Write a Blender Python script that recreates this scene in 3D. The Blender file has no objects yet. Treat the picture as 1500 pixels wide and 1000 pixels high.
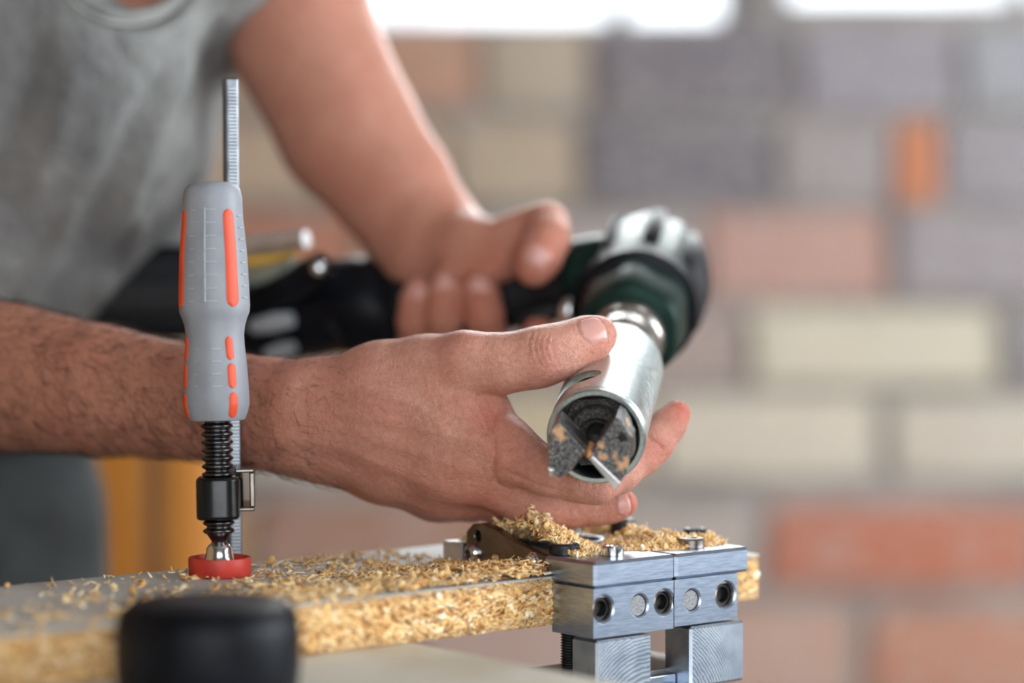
import bpy, bmesh, math, random
import numpy as np
from mathutils import Vector, Matrix

random.seed(7)
RNG = np.random.default_rng(7)
SC = bpy.context.scene
COL = SC.collection

# ------------------------------------------------------------------ camera
FPX = 3542.0
CAMZ = 1.15
PITCH = math.atan(110.0 / FPX)
CAM = np.array([0.0, 0.0, CAMZ])
FWD = np.array([0.0, math.cos(PITCH), -math.sin(PITCH)])
UPV = np.array([0.0, math.sin(PITCH), math.cos(PITCH)])
RGT = np.array([1.0, 0.0, 0.0])
cam_data = bpy.data.cameras.new('camera')
cam_data.sensor_width = 36.0
cam_data.lens = FPX * 36.0 / 1500.0
cam_data.dof.use_dof = True
cam_data.dof.focus_distance = 1.158
cam_data.dof.aperture_fstop = 85.0 / 37.0
cam_data.clip_start = 0.01
cam = bpy.data.objects.new('camera', cam_data)
COL.objects.link(cam)
cam.location = CAM
cam.rotation_euler = (math.pi / 2 - PITCH, 0, 0)
SC.camera = cam

# ------------------------------------------------------------------ light
world = bpy.data.worlds.new('overcast_sky')
SC.world = world
world.use_nodes = True
wn = world.node_tree.nodes
wn['Background'].inputs[0].default_value = (0.88, 0.94, 1.0, 1)
wn['Background'].inputs[1].default_value = 2.2


def area(name, loc, target, size, energy, color):
    l = bpy.data.lights.new(name, 'AREA')
    l.shape = 'RECTANGLE'
    l.size, l.size_y = size
    l.energy = energy
    l.color = color
    o = bpy.data.objects.new(name, l)
    COL.objects.link(o)
    o.location = loc
    o.rotation_euler = (Vector(target) - Vector(loc)).to_track_quat('-Z', 'Y').to_euler()
    return o


area('window_light_right', (2.36, 1.05, 1.75), (0.0, 1.05, 1.45), (2.3, 1.4), 66, (0.90, 0.96, 1.0))
area('window_light_front', (0.35, -1.16, 1.29), (0.35, 1.2, 1.29), (1.9, 1.92), 24, (0.95, 0.98, 1.0))
area('window_light_back', (0.05, 3.55, 2.05), (0.0, 1.2, 1.05), (1.7, 1.0), 70, (0.95, 0.99, 1.0))
SC.view_settings.view_transform = 'Standard'
SC.view_settings.look = 'None'
SC.view_settings.gamma = 1.0
SC.view_settings.exposure = 0.26
SC.view_settings.use_curve_mapping = False


# ------------------------------------------------------------------ helpers
def P(px, py, d):
    """world point seen at pixel (px, py) of the 1500x1000 frame, d metres along the view axis"""
    return CAM + d * (FWD + RGT * ((px - 750.0) / FPX) + UPV * ((500.0 - py) / FPX))


def G(px, py, z):
    """point of the horizontal plane z under a pixel"""
    r = FWD + RGT * ((px - 750.0) / FPX) + UPV * ((500.0 - py) / FPX)
    return CAM + r * ((z - CAMZ) / r[2])


def project(V):
    q = np.asarray(V) - CAM
    d = q @ FWD
    return np.stack([750 + FPX * (q @ RGT) / d, 500 - FPX * (q @ UPV) / d, d], -1)


def nrm(v):
    v = np.asarray(v, float)
    return v / np.linalg.norm(v)


def lin(c):
    c = [x / 255.0 for x in c]
    return tuple((x / 12.92 if x <= 0.04045 else ((x + 0.055) / 1.055) ** 2.4) for x in c) + (1.0,)


ORIGIN = {}


def link(name, me, mat=None, parent=None, origin=None):
    o = bpy.data.objects.new(name, me)
    COL.objects.link(o)
    if mat is not None:
        me.materials.append(mat)
    if parent is not None:
        o.parent = parent
        ORIGIN[o] = ORIGIN[parent]
    else:
        L = np.zeros(3) if origin is None else np.asarray(origin, float)
        o.location = L
        ORIGIN[o] = L
    return o


def obj(name, V, F, mat, parent=None, origin=None, smooth=None, bevel=None, segs=2):
    """one mesh object from world-space vertices"""
    V = np.asarray(V, float)
    base = ORIGIN[parent] if parent is not None else (np.zeros(3) if origin is None else np.asarray(origin, float))
    me = bpy.data.meshes.new(name)
    me.from_pydata((V - base).tolist(), [], [tuple(int(i) for i in f) for f in F])
    me.validate()
    bm = bmesh.new()
    bm.from_mesh(me)
    bmesh.ops.recalc_face_normals(bm, faces=bm.faces)
    bm.to_mesh(me)
    bm.free()
    if smooth is not None:
        me.shade_smooth()
        if smooth < 179:
            me.set_sharp_from_angle(angle=math.radians(smooth))
    o = link(name, me, mat, parent, base)
    if bevel:
        m = o.modifiers.new('bevel', 'BEVEL')
        m.width = bevel
        m.segments = segs
        m.limit_method = 'ANGLE'
        m.angle_limit = math.radians(40)
    return o


def fast_mesh(name, V, Q):
    """large quad mesh"""
    me = bpy.data.meshes.new(name)
    V = np.ascontiguousarray(V, np.float32)
    Q = np.ascontiguousarray(Q, np.int32)
    me.vertices.add(len(V))
    me.vertices.foreach_set('co', V.ravel())
    n = Q.shape[1]
    me.loops.add(Q.size)
    me.loops.foreach_set('vertex_index', Q.ravel())
    me.polygons.add(len(Q))
    me.polygons.foreach_set('loop_start', np.arange(0, Q.size, n, dtype=np.int32))
    me.polygons.foreach_set('loop_total', np.full(len(Q), n, np.int32))
    me.update(calc_edges=True)
    me.validate()
    return me


def empty(name, loc, label, cat, group=None):
    o = bpy.data.objects.new(name, None)
    COL.objects.link(o)
    o.location = loc
    o.empty_display_size = 0.02
    ORIGIN[o] = np.asarray(loc, float)
    return tag(o, label, cat, group)


def tag(o, label=None, cat=None, group=None, kind=None):
    if label:
        o['label'] = label
    if cat:
        o['category'] = cat
    if group:
        o['group'] = group
    if kind:
        o['kind'] = kind
    return o


def frame(axis, hint=(0, 0, 1)):
    a = nrm(axis)
    h = np.asarray(hint, float)
    if abs(a @ nrm(h)) > 0.98:
        h = np.array([1.0, 0.1, 0])
    x = nrm(h - a * (h @ a))
    y = np.cross(a, x)
    return x, y, a


def lathe(prof, org, axis, n=48, hint=(0, 0, 1), closed=True, rfun=None):
    """profile [(s, r)] spun about axis"""
    x, y, a = frame(axis, hint)
    V, F = [], []
    th = np.arange(n) * 2 * math.pi / n
    for s, r in prof:
        for t in th:
            rr = r if rfun is None else r * rfun(s, t)
            V.append(org + a * s + (x * math.cos(t) + y * math.sin(t)) * rr)
    for i in range(len(prof) - 1):
        for j in range(n):
            k = (j + 1) % n
            F.append((i * n + j, i * n + k, (i + 1) * n + k, (i + 1) * n + j))
    if closed:
        F.append(tuple(range(n - 1, -1, -1)))
        F.append(tuple((len(prof) - 1) * n + j for j in range(n)))
    return V, F


def tube(pts, radii, n=16, flat=1.0, flat_axis=(0, 0, 1)):
    pts = [np.asarray(p, float) for p in pts]
    V, F = [], []
    x = None
    fa = nrm(flat_axis)
    for i, p in enumerate(pts):
        t = nrm(pts[min(i + 1, len(pts) - 1)] - pts[max(i - 1, 0)])
        if x is None:
            x, y, _ = frame(t)
        else:
            x = nrm(x - t * (x @ t))
            y = np.cross(t, x)
        for j in range(n):
            a = 2 * math.pi * j / n
            off = (x * math.cos(a) + y * math.sin(a)) * radii[i]
            off = off + fa * (off @ fa) * (flat - 1)
            V.append(p + off)
    for i in range(len(pts) - 1):
        for j in range(n):
            k = (j + 1) % n
            F.append((i * n + j, i * n + k, (i + 1) * n + k, (i + 1) * n + j))
    F.append(tuple(range(n - 1, -1, -1)))
    F.append(tuple((len(pts) - 1) * n + j for j in range(n)))
    return V, F


def spline(pts, n):
    """Catmull-Rom resample of rows of any width"""
    p = np.asarray(pts, float)
    p = np.vstack([2 * p[0] - p[1], p, 2 * p[-1] - p[-2]])
    out = []
    m = len(p) - 3
    for q in np.linspace(0, m - 1e-6, n):
        i = int(q)
        t = q - i
        a, b, c, d = p[i], p[i + 1], p[i + 2], p[i + 3]
        out.append(0.5 * ((2 * b) + (c - a) * t + (2 * a - 5 * b + 4 * c - d) * t * t + (3 * b - a - 3 * c + d) * t ** 3))
    return np.array(out)


def prism(poly, vec):
    poly = [np.asarray(p, float) for p in poly]
    n = len(poly)
    V = poly + [p + vec for p in poly]
    F = [tuple(range(n - 1, -1, -1)), tuple(range(n, 2 * n))]
    for i in range(n):
        k = (i + 1) % n
        F.append((i, k, n + k, n + i))
    return V, F


def boxuv(o, eu, ev, ew, a, b, c):
    """box spanning ranges a, b, c along three vectors from o"""
    V = [o + eu * x + ev * y + ew * z for x in a for y in b for z in c]
    F = [(0, 1, 3, 2), (4, 6, 7, 5), (0, 4, 5, 1), (2, 3, 7, 6), (0, 2, 6, 4), (1, 5, 7, 3)]
    return V, F


def cut(o, tools):
    """boolean-difference a list of (V, F) cutters from an object, applied"""
    tmp = []
    for V, F in tools:
        t = obj('cutter', V, F, None, None, ORIGIN[o])
        tmp.append(t)
        m = o.modifiers.new('cut', 'BOOLEAN')
        m.operation = 'DIFFERENCE'
        m.solver = 'EXACT'
        m.object = t
    # boolean before bevel
    bpy.context.view_layer.update()
    bev = [m for m in o.modifiers if m.type == 'BEVEL']
    keep = [(m.width, m.segments) for m in bev]
    for m in bev:
        o.modifiers.remove(m)
    # children meshes are stored relative to the root; put the cutters there as well
    for t in tmp:
        t.matrix_world = o.matrix_world.copy() if o.parent is None else Matrix.Translation(Vector(ORIGIN[o]))
    bpy.context.view_layer.update()
    dg = bpy.context.evaluated_depsgraph_get()
    me = bpy.data.meshes.new_from_object(o.evaluated_get(dg))
    o.modifiers.clear()
    old = o.data
    o.data = me
    bpy.data.meshes.remove(old)
    for t in tmp:
        d = t.data
        bpy.data.objects.remove(t)
        bpy.data.meshes.remove(d)
    for w, s in keep:
        m = o.modifiers.new('bevel', 'BEVEL')
        m.width = w
        m.segments = s
        m.limit_method = 'ANGLE'
        m.angle_limit = math.radians(40)
    return o


# ------------------------------------------------------------------ materials
class NT:
    def __init__(self, name):
        self.m = bpy.data.materials.new(name)
        self.m.use_nodes = True
        self.t = self.m.node_tree
        self.b = self.t.nodes['Principled BSDF']

    def n(self, kind, **kw):
        nd = self.t.nodes.new(kind)
        for k, v in kw.items():
            if k == 'ins':
                for a, b in v.items():
                    if isinstance(b, bpy.types.NodeSocket):
                        self.t.links.new(b, nd.inputs[a])
                    else:
                        nd.inputs[a].default_value = b
            else:
                setattr(nd, k, v)
        return nd

    def set(self, **kw):
        for k, v in kw.items():
            k = k.replace('_', ' ')
            if isinstance(v, bpy.types.NodeSocket):
                self.t.links.new(v, self.b.inputs[k])
            else:
                self.b.inputs[k].default_value = v

    def coords(self, scale=(1, 1, 1), rot=(0, 0, 0)):
        tc = self.n('ShaderNodeTexCoord')
        mp = self.n('ShaderNodeMapping', ins={0: tc.outputs['Object'], 'Scale': scale, 'Rotation': rot})
        return mp.outputs[0]

    def noise(self, vec, scale, detail=4, rough=0.55):
        return self.n('ShaderNodeTexNoise', ins={'Vector': vec, 'Scale': scale, 'Detail': detail, 'Roughness': rough}).outputs[0]

    def ramp(self, fac, stops, interp='LINEAR'):
        r = self.n('ShaderNodeValToRGB', ins={0: fac})
        cr = r.color_ramp
        cr.interpolation = interp
        while len(cr.elements) < len(stops):
            cr.elements.new(0.5)
        for e, (p, c) in zip(cr.elements, stops):
            e.position = p
            e.color = c if len(c) == 4 else tuple(c) + (1,)
        return r.outputs[0]

    def mix(self, fac, a, b, mode='MIX'):
        m = self.n('ShaderNodeMix', data_type='RGBA', blend_type=mode)
        for i, v in ((0, fac), (6, a), (7, b)):
            if isinstance(v, bpy.types.NodeSocket):
                self.t.links.new(v, m.inputs[i])
            else:
                m.inputs[i].default_value = v
        return m.outputs[2]

    def math(self, op, a, b=0.0):
        m = self.n('ShaderNodeMath', operation=op)
        for i, v in ((0, a), (1, b)):
            if isinstance(v, bpy.types.NodeSocket):
                self.t.links.new(v, m.inputs[i])
            else:
                m.inputs[i].default_value = v
        return m.outputs[0]

    def bump(self, h, strength, dist, prev=None):
        b = self.n('ShaderNodeBump', ins={'Height': h, 'Strength': strength, 'Distance': dist})
        if prev is not None:
            self.t.links.new(prev, b.inputs['Normal'])
        return b.outputs[0]


def simple(name, c1, c2=None, rough=0.5, metal=0.0, scale=60, stretch=(1, 1, 1), rot=(0, 0, 0), bump=0.0, bscale=None,
           bdist=0.001, coat=0.0, rvar=0.1, lo=0.35, hi=0.65, spec=0.5, tint=None):
    k = NT(name)
    v = k.coords(stretch, rot)
    f = k.noise(v, scale)
    k.set(Base_Color=k.ramp(f, [(lo, lin(c1)), (hi, lin(c2 or c1))]), Metallic=metal, Specular_IOR_Level=spec)
    k.set(Roughness=k.math('ADD', k.math('MULTIPLY', f, rvar), rough - rvar * 0.5))
    if tint:
        k.set(Specular_Tint=tint)
    if coat:
        k.set(Coat_Weight=coat, Coat_Roughness=0.12)
    if bump:
        k.set(Normal=k.bump(k.noise(v, bscale or scale * 3), bump, bdist))
    return k.m


UA = math.radians(50.2)
EU = np.array([math.sin(UA), math.cos(UA), 0.0])     # along the board, away to the right
EV = np.array([-math.cos(UA), math.sin(UA), 0.0])    # across the board, away to the left
EZ = np.array([0.0, 0.0, 1.0])

M = {}
M['aluminium'] = simple('brushed_aluminium', (148, 162, 184), (178, 190, 208), 0.30, 1.0, 120, (1, 1, 14), (0, 0, -UA), 0.03, 700, 0.0002, rvar=0.05)
k = NT('milled_aluminium')
v = k.coords((1, 1, 1))
wv = k.n('ShaderNodeTexWave', wave_type='RINGS', rings_direction='SPHERICAL',
         ins={'Vector': k.n('ShaderNodeMapping', ins={0: v, 'Location': (0.02, 0.0, 0.075)}).outputs[0], 'Scale': 420.0, 'Distortion': 3.0, 'Detail': 2.0, 'Detail Scale': 0.6}).outputs[1]
k.set(Base_Color=k.ramp(k.noise(v, 90), [(0.3, lin((150, 162, 178))), (0.7, lin((186, 195, 206)))]), Metallic=1.0,
      Roughness=k.ramp(wv, [(0.3, (0.38,) * 3), (0.9, (0.28,) * 3)]), Normal=k.bump(wv, 0.025, 0.0002))
M['milled'] = k.m
k = NT('dusty_aluminium')
v = k.coords()
f = k.noise(v, 70, 8, 0.65)
k.set(Base_Color=k.ramp(f, [(0.40, lin((196, 202, 208))), (0.62, lin((206, 186, 160)))]), Metallic=k.ramp(f, [(0.42, (1,) * 3), (0.60, (0.25,) * 3)]),
      Roughness=k.ramp(f, [(0.4, (0.28,) * 3), (0.6, (0.6,) * 3)]), Normal=k.bump(k.noise(v, 900), 0.2, 0.0004))
M['dusty'] = k.m
M['steel'] = simple('dark_steel', (112, 104, 96), (150, 142, 134), 0.30, 1.0, 80, bump=0.08, bscale=500, bdist=0.0004)
M['chrome'] = simple('bright_steel', (205, 208, 212), (228, 230, 233), 0.16, 1.0, 120)
M['railside'] = simple('dull_rail_steel', (96, 100, 106), (124, 128, 134), 0.34, 1.0, 120)
M['teeth'] = simple('rail_tooth_steel', (150, 156, 162), (172, 177, 182), 0.30, 1.0, 120)
M['satin'] = simple('satin_bright_steel', (214, 216, 218), (232, 233, 235), 0.38, 1.0, 120)
M['thread'] = simple('oiled_steel_thread', (70, 70, 74), (104, 102, 102), 0.28, 1.0, 200)
M['blacksteel'] = simple('blackened_bolt', (34, 35, 38), (56, 57, 60), 0.38, 0.6, 200)
M['void'] = simple('mottled_dark_recess', (20, 20, 21), (52, 48, 44), 0.5, 0.3, 300, bump=0.3, bscale=700, bdist=0.0006)  # near-black mottled colour for socket recesses, link hole and spindle
M['pin'] = simple('steel_dowel_pin', (112, 112, 114), (150, 150, 150), 0.5, 1.0, 900, bump=0.2, bscale=1500, bdist=0.0003)
k = NT('turned_zinc_sleeve')
v = k.coords()
k.set(Base_Color=k.ramp(k.noise(v, 500), [(0.3, lin((176, 188, 188))), (0.7, lin((204, 214, 214)))]), Metallic=1.0,
      Roughness=k.ramp(k.noise(v, 220, 6), [(0.3, (0.27,) * 3), (0.7, (0.40,) * 3)]), Normal=k.bump(k.noise(v, 1400, 2), 0.10, 0.0003), Anisotropic=0.4)
M['sleeve'] = k.m
k = NT('worn_cutter_steel')
v = k.coords()
f = k.noise(v, 95, 6, 0.62)
g = k.noise(v, 1500, 3, 0.7)
dust = k.ramp(f, [(0.58, (0,) * 3), (0.64, (1,) * 3)])
base = k.ramp(g, [(0.40, lin((50, 51, 56))), (0.54, lin((96, 98, 106))), (0.64, lin((214, 206, 194)))])
k.set(Base_Color=k.mix(dust, base, lin((212, 168, 128))), Metallic=k.ramp(f, [(0.58, (0.6,) * 3), (0.64, (0,) * 3)]),
      Roughness=k.ramp(f, [(0.58, (0.36,) * 3), (0.64, (0.85,) * 3)]), Normal=k.bump(k.noise(v, 1200), 0.35, 0.0005))
M['cutter'] = k.m
M['hub'] = simple('dusty_black_hub', (44, 43, 43), (104, 99, 93), 0.45, 0.4, 900, bump=0.3, bscale=900, bdist=0.0004, lo=0.45, hi=0.7)
M['gearhousing'] = simple('dark_green_black_lacquer', (14, 28, 24), (24, 42, 37), 0.42, 0.0, 30, spec=0.25, tint=(0.42, 0.72, 0.62, 1))
M['collar'] = simple('warm_grey_turned_steel', (150, 144, 138), (186, 180, 172), 0.28, 1.0, 60)
M['rubber'] = simple('black_rubber_grip', (14, 15, 18), (24, 26, 30), 0.55, 0.0, 80, bump=0.15, bscale=700, spec=0.3)
M['blackplastic'] = simple('black_tool_plastic', (9, 11, 15), (18, 21, 28), 0.42, 0.0, 60, spec=0.14)
M['highlight_grey'] = simple('pale_grey_highlight', (150, 158, 165), (175, 182, 188), 0.35, 0.0, 60)  # pale grey standing in for highlights on the black motor body
M['yellow'] = simple('yellow_sticker', (200, 150, 50), (214, 170, 70), 0.5, 0.0, 60)
M['mint'] = simple('pale_green_metal', (150, 165, 155), (180, 192, 180), 0.25, 0.7, 60)
M['handle'] = simple('grey_soft_plastic_handle', (130, 133, 141), (144, 147, 154), 0.52, 0.0, 45, bump=0.06, bscale=900, bdist=0.0003)
M['ridge'] = simple('pale_grey_moulding', (172, 177, 186), (182, 186, 194), 0.5)
M['orange'] = simple('orange_red_rubber_inlay', (208, 66, 30), (222, 78, 38), 0.5, 0.0, 60, bump=0.05, bscale=900, bdist=0.0003)
M['redpad'] = simple('red_plastic_pad', (172, 44, 34), (196, 58, 46), 0.5, 0.0, 90, bump=0.1, bscale=600, bdist=0.0004)
M['glossblack'] = simple('gloss_black_enamel', (8, 9, 11), (14, 15, 18), 0.20, 0.0, 60, bump=0.12, bscale=60, bdist=0.001)
k = NT('primed_board_face')
v = k.coords()
f = k.noise(v, 26, 8, 0.6)
g = k.noise(v, 300, 4, 0.7)
k.set(Base_Color=k.mix(k.ramp(g, [(0.5, (0,) * 3), (0.75, (0.8,) * 3)]), k.ramp(f, [(0.3, lin((150, 148, 146))), (0.7, lin((186, 184, 180)))]), lin((196, 176, 146))),
      Roughness=0.55, Normal=k.bump(k.noise(v, 400), 0.1, 0.0004))
M['boardface'] = k.m
k = NT('particle_core')
v = k.coords((1, 1, 2.6), (0, 0, -UA))
vo = k.n('ShaderNodeTexVoronoi', ins={'Vector': v, 'Scale': 260.0, 'Randomness': 1.0})
k.set(Base_Color=k.mix(0.45, k.ramp(k.n('ShaderNodeSeparateColor', ins={0: vo.outputs['Color']}).outputs[0], [(0.0, lin((120, 84, 50))), (0.4, lin((186, 142, 92))), (1.0, lin((228, 196, 150)))]),
                        k.ramp(k.noise(v, 90, 6), [(0.3, lin((150, 108, 66))), (0.7, lin((222, 190, 146)))])), Roughness=0.85,
      Normal=k.bump(vo.outputs['Distance'], 0.6, 0.001))
M['core'] = k.m
k = NT('wood_flakes')
at = k.n('ShaderNodeAttribute', attribute_name='tone').outputs['Fac']
k.set(Base_Color=k.ramp(at, [(0.0, lin((150, 98, 50))), (0.2, lin((206, 152, 88))), (0.5, lin((236, 194, 130))), (0.8, lin((248, 220, 170))), (1.0, lin((253, 240, 212)))]),
      Roughness=0.75, Transmission_Weight=0.0)
M['flake'] = k.m
k = NT('pale_bench_top')
v = k.coords((1, 1, 1), (0, 0, 0))
f = k.noise(v, 14, 8, 0.62)
k.set(Base_Color=k.ramp(f, [(0.3, lin((186, 174, 150))), (0.55, lin((206, 202, 190))), (0.75, lin((196, 198, 192)))]), Roughness=0.6)
M['bench'] = k.m
M['benchleg'] = simple('bench_frame_wood', (120, 96, 70), (150, 124, 92), 0.7, 0, 14, (1, 1, 0.1))
# skin: tone attribute = redness, nail attribute = nail plate
k = NT('skin')
v = k.coords()
red = k.n('ShaderNodeAttribute', attribute_name='red').outputs['Fac']
nail = k.n('ShaderNodeAttribute', attribute_name='nail').outputs['Fac']
tan = k.n('ShaderNodeAttribute', attribute_name='tan').outputs['Fac']
f1 = k.noise(v, 55, 5, 0.6)
f2 = k.noise(v, 420, 4, 0.65)
c = k.ramp(f1, [(0.3, lin((200, 138, 119))), (0.7, lin((224, 168, 147)))])
c = k.mix(tan, c, lin((190, 131, 105)))
c = k.mix(k.ramp(k.noise(v, 28, 4, 0.6), [(0.45, (0.0,) * 3), (0.75, (0.40,) * 3)]), c, lin((198, 118, 99)))
c = k.mix(red, c, lin((200, 98, 80)))
c = k.mix(k.ramp(f2, [(0.35, (0.0,) * 3), (0.70, (0.50,) * 3)]), c, lin((178, 108, 89)))
c = k.mix(nail, c, lin((202, 150, 140)))
vo = k.n('ShaderNodeTexVoronoi', feature='DISTANCE_TO_EDGE', ins={'Vector': k.n('ShaderNodeMapping', ins={0: v, 'Scale': (1.0, 1.0, 1.5)}).outputs[0], 'Scale': 900.0})
st = k.math('SUBTRACT', 0.8, k.math('MULTIPLY', nail, 0.75))
b1 = k.bump(vo.outputs['Distance'], st, 0.0008)
b2 = k.bump(k.noise(v, 300, 6, 0.70), st, 0.0017, k.bump(k.noise(k.coords((0.45, 1, 1), (0, 0.5, 0)), 190, 5, 0.6), 0.35, 0.0015, b1))
k.set(Base_Color=c, Roughness=k.math('SUBTRACT', 0.44, k.math('MULTIPLY', nail, 0.22)), Normal=b2, Subsurface_Weight=0.12, Subsurface_Scale=0.006,
      Subsurface_Radius=(1.0, 0.4, 0.25), Specular_IOR_Level=0.45)
M['skin'] = k.m
M['hair'] = simple('dark_arm_hair', (52, 38, 30), (70, 52, 40), 0.6)
k = NT('washed_grey_cotton')
v = k.coords()
f = k.noise(v, 11, 8, 0.68)
g = k.noise(v, 75, 5, 0.6)
tc = k.coords((1, 1, 1), (0.0, 0.0, 0.0))
w1 = k.n('ShaderNodeTexWave', bands_direction='X', ins={'Vector': tc, 'Scale': 380.0, 'Distortion': 1.5, 'Detail': 1.0}).outputs[1]
w2 = k.n('ShaderNodeTexWave', bands_direction='Z', ins={'Vector': tc, 'Scale': 380.0, 'Distortion': 1.5, 'Detail': 1.0}).outputs[1]
weave = k.math('ADD', w1, w2)
c = k.ramp(f, [(0.32, lin((90, 90, 91))), (0.5, lin((122, 122, 121))), (0.68, lin((150, 150, 147)))])
c = k.mix(k.ramp(g, [(0.4, (0.0,) * 3), (0.7, (0.5,) * 3)]), c, lin((116, 117, 118)))
k.set(Base_Color=c, Roughness=0.9, Sheen_Weight=0.15, Normal=k.bump(weave, 0.3, 0.0006, k.bump(k.noise(k.coords((1, 1, 0.6), (0, 0.5, 0)), 42, 7, 0.62), 0.9, 0.009)))
M['shirt'] = k.m
M['stitch'] = simple('pale_seam_thread', (160, 160, 158), (185, 184, 180), 0.8)
M['trousers'] = simple('charcoal_work_trousers', (34, 36, 36), (54, 57, 58), 0.9, 0, 20, bump=0.4, bscale=60, bdist=0.004)
k = NT('old_mortar')
v = k.coords()
k.set(Base_Color=k.ramp(k.noise(v, 9, 8), [(0.3, lin((136, 130, 128))), (0.7, lin((176, 168, 162)))]), Roughness=0.95, Normal=k.bump(k.noise(v, 60, 6), 0.6, 0.01))
M['mortar'] = k.m
k = NT('weathered_brick')
oi = k.n('ShaderNodeObjectInfo')
v = k.coords()
mp = k.n('ShaderNodeVectorMath', operation='ADD', ins={0: v})
k.t.links.new(k.n('ShaderNodeVectorMath', operation='SCALE', ins={0: (3.0, 5.0, 7.0), 'Scale': oi.outputs['Random']}).outputs[0], mp.inputs[1])
f = k.noise(mp.outputs[0], 12, 6, 0.6)
c = k.mix(k.ramp(f, [(0.40, (0.04,) * 3), (0.70, (0.75,) * 3)]), oi.outputs['Color'], lin((196, 188, 182)))
c = k.mix(k.ramp(k.noise(mp.outputs[0], 25, 5), [(0.55, (0.0,) * 3), (0.75, (0.6,) * 3)]), c, lin((96, 82, 78)))
k.set(Base_Color=c, Roughness=0.95, Normal=k.bump(f, 0.5, 0.01))
M['brick'] = k.m
M['plank'] = simple('orange_varnished_pine', (196, 122, 44), (222, 150, 66), 0.4, 0, 9, (6, 6, 0.6))
M['post'] = simple('weathered_grey_post', (120, 88, 62), (140, 106, 76), 0.6, 0, 12)
M['concrete'] = simple('concrete_floor', (120, 118, 114), (150, 147, 142), 0.8, 0, 5)
M['brownwall'] = simple('brown_limewash', (172, 134, 98), (192, 156, 118), 0.9, 0, 4)
M['plaster'] = simple('dim_plaster', (118, 112, 106), (138, 132, 124), 0.9, 0, 4)
M['frame'] = simple('grey_painted_window_frame', (120, 124, 128), (140, 143, 146), 0.5)
k = NT('window_glass')
tr = k.n('ShaderNodeBsdfTransparent')
gl = k.n('ShaderNodeBsdfGlossy', ins={'Roughness': 0.02})
mx = k.n('ShaderNodeMixShader', ins={0: 0.06, 1: tr.outputs[0], 2: gl.outputs[0]})
k.t.links.new(mx.outputs[0], k.t.nodes['Material Output'].inputs[0])
M['glass'] = k.m


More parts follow.
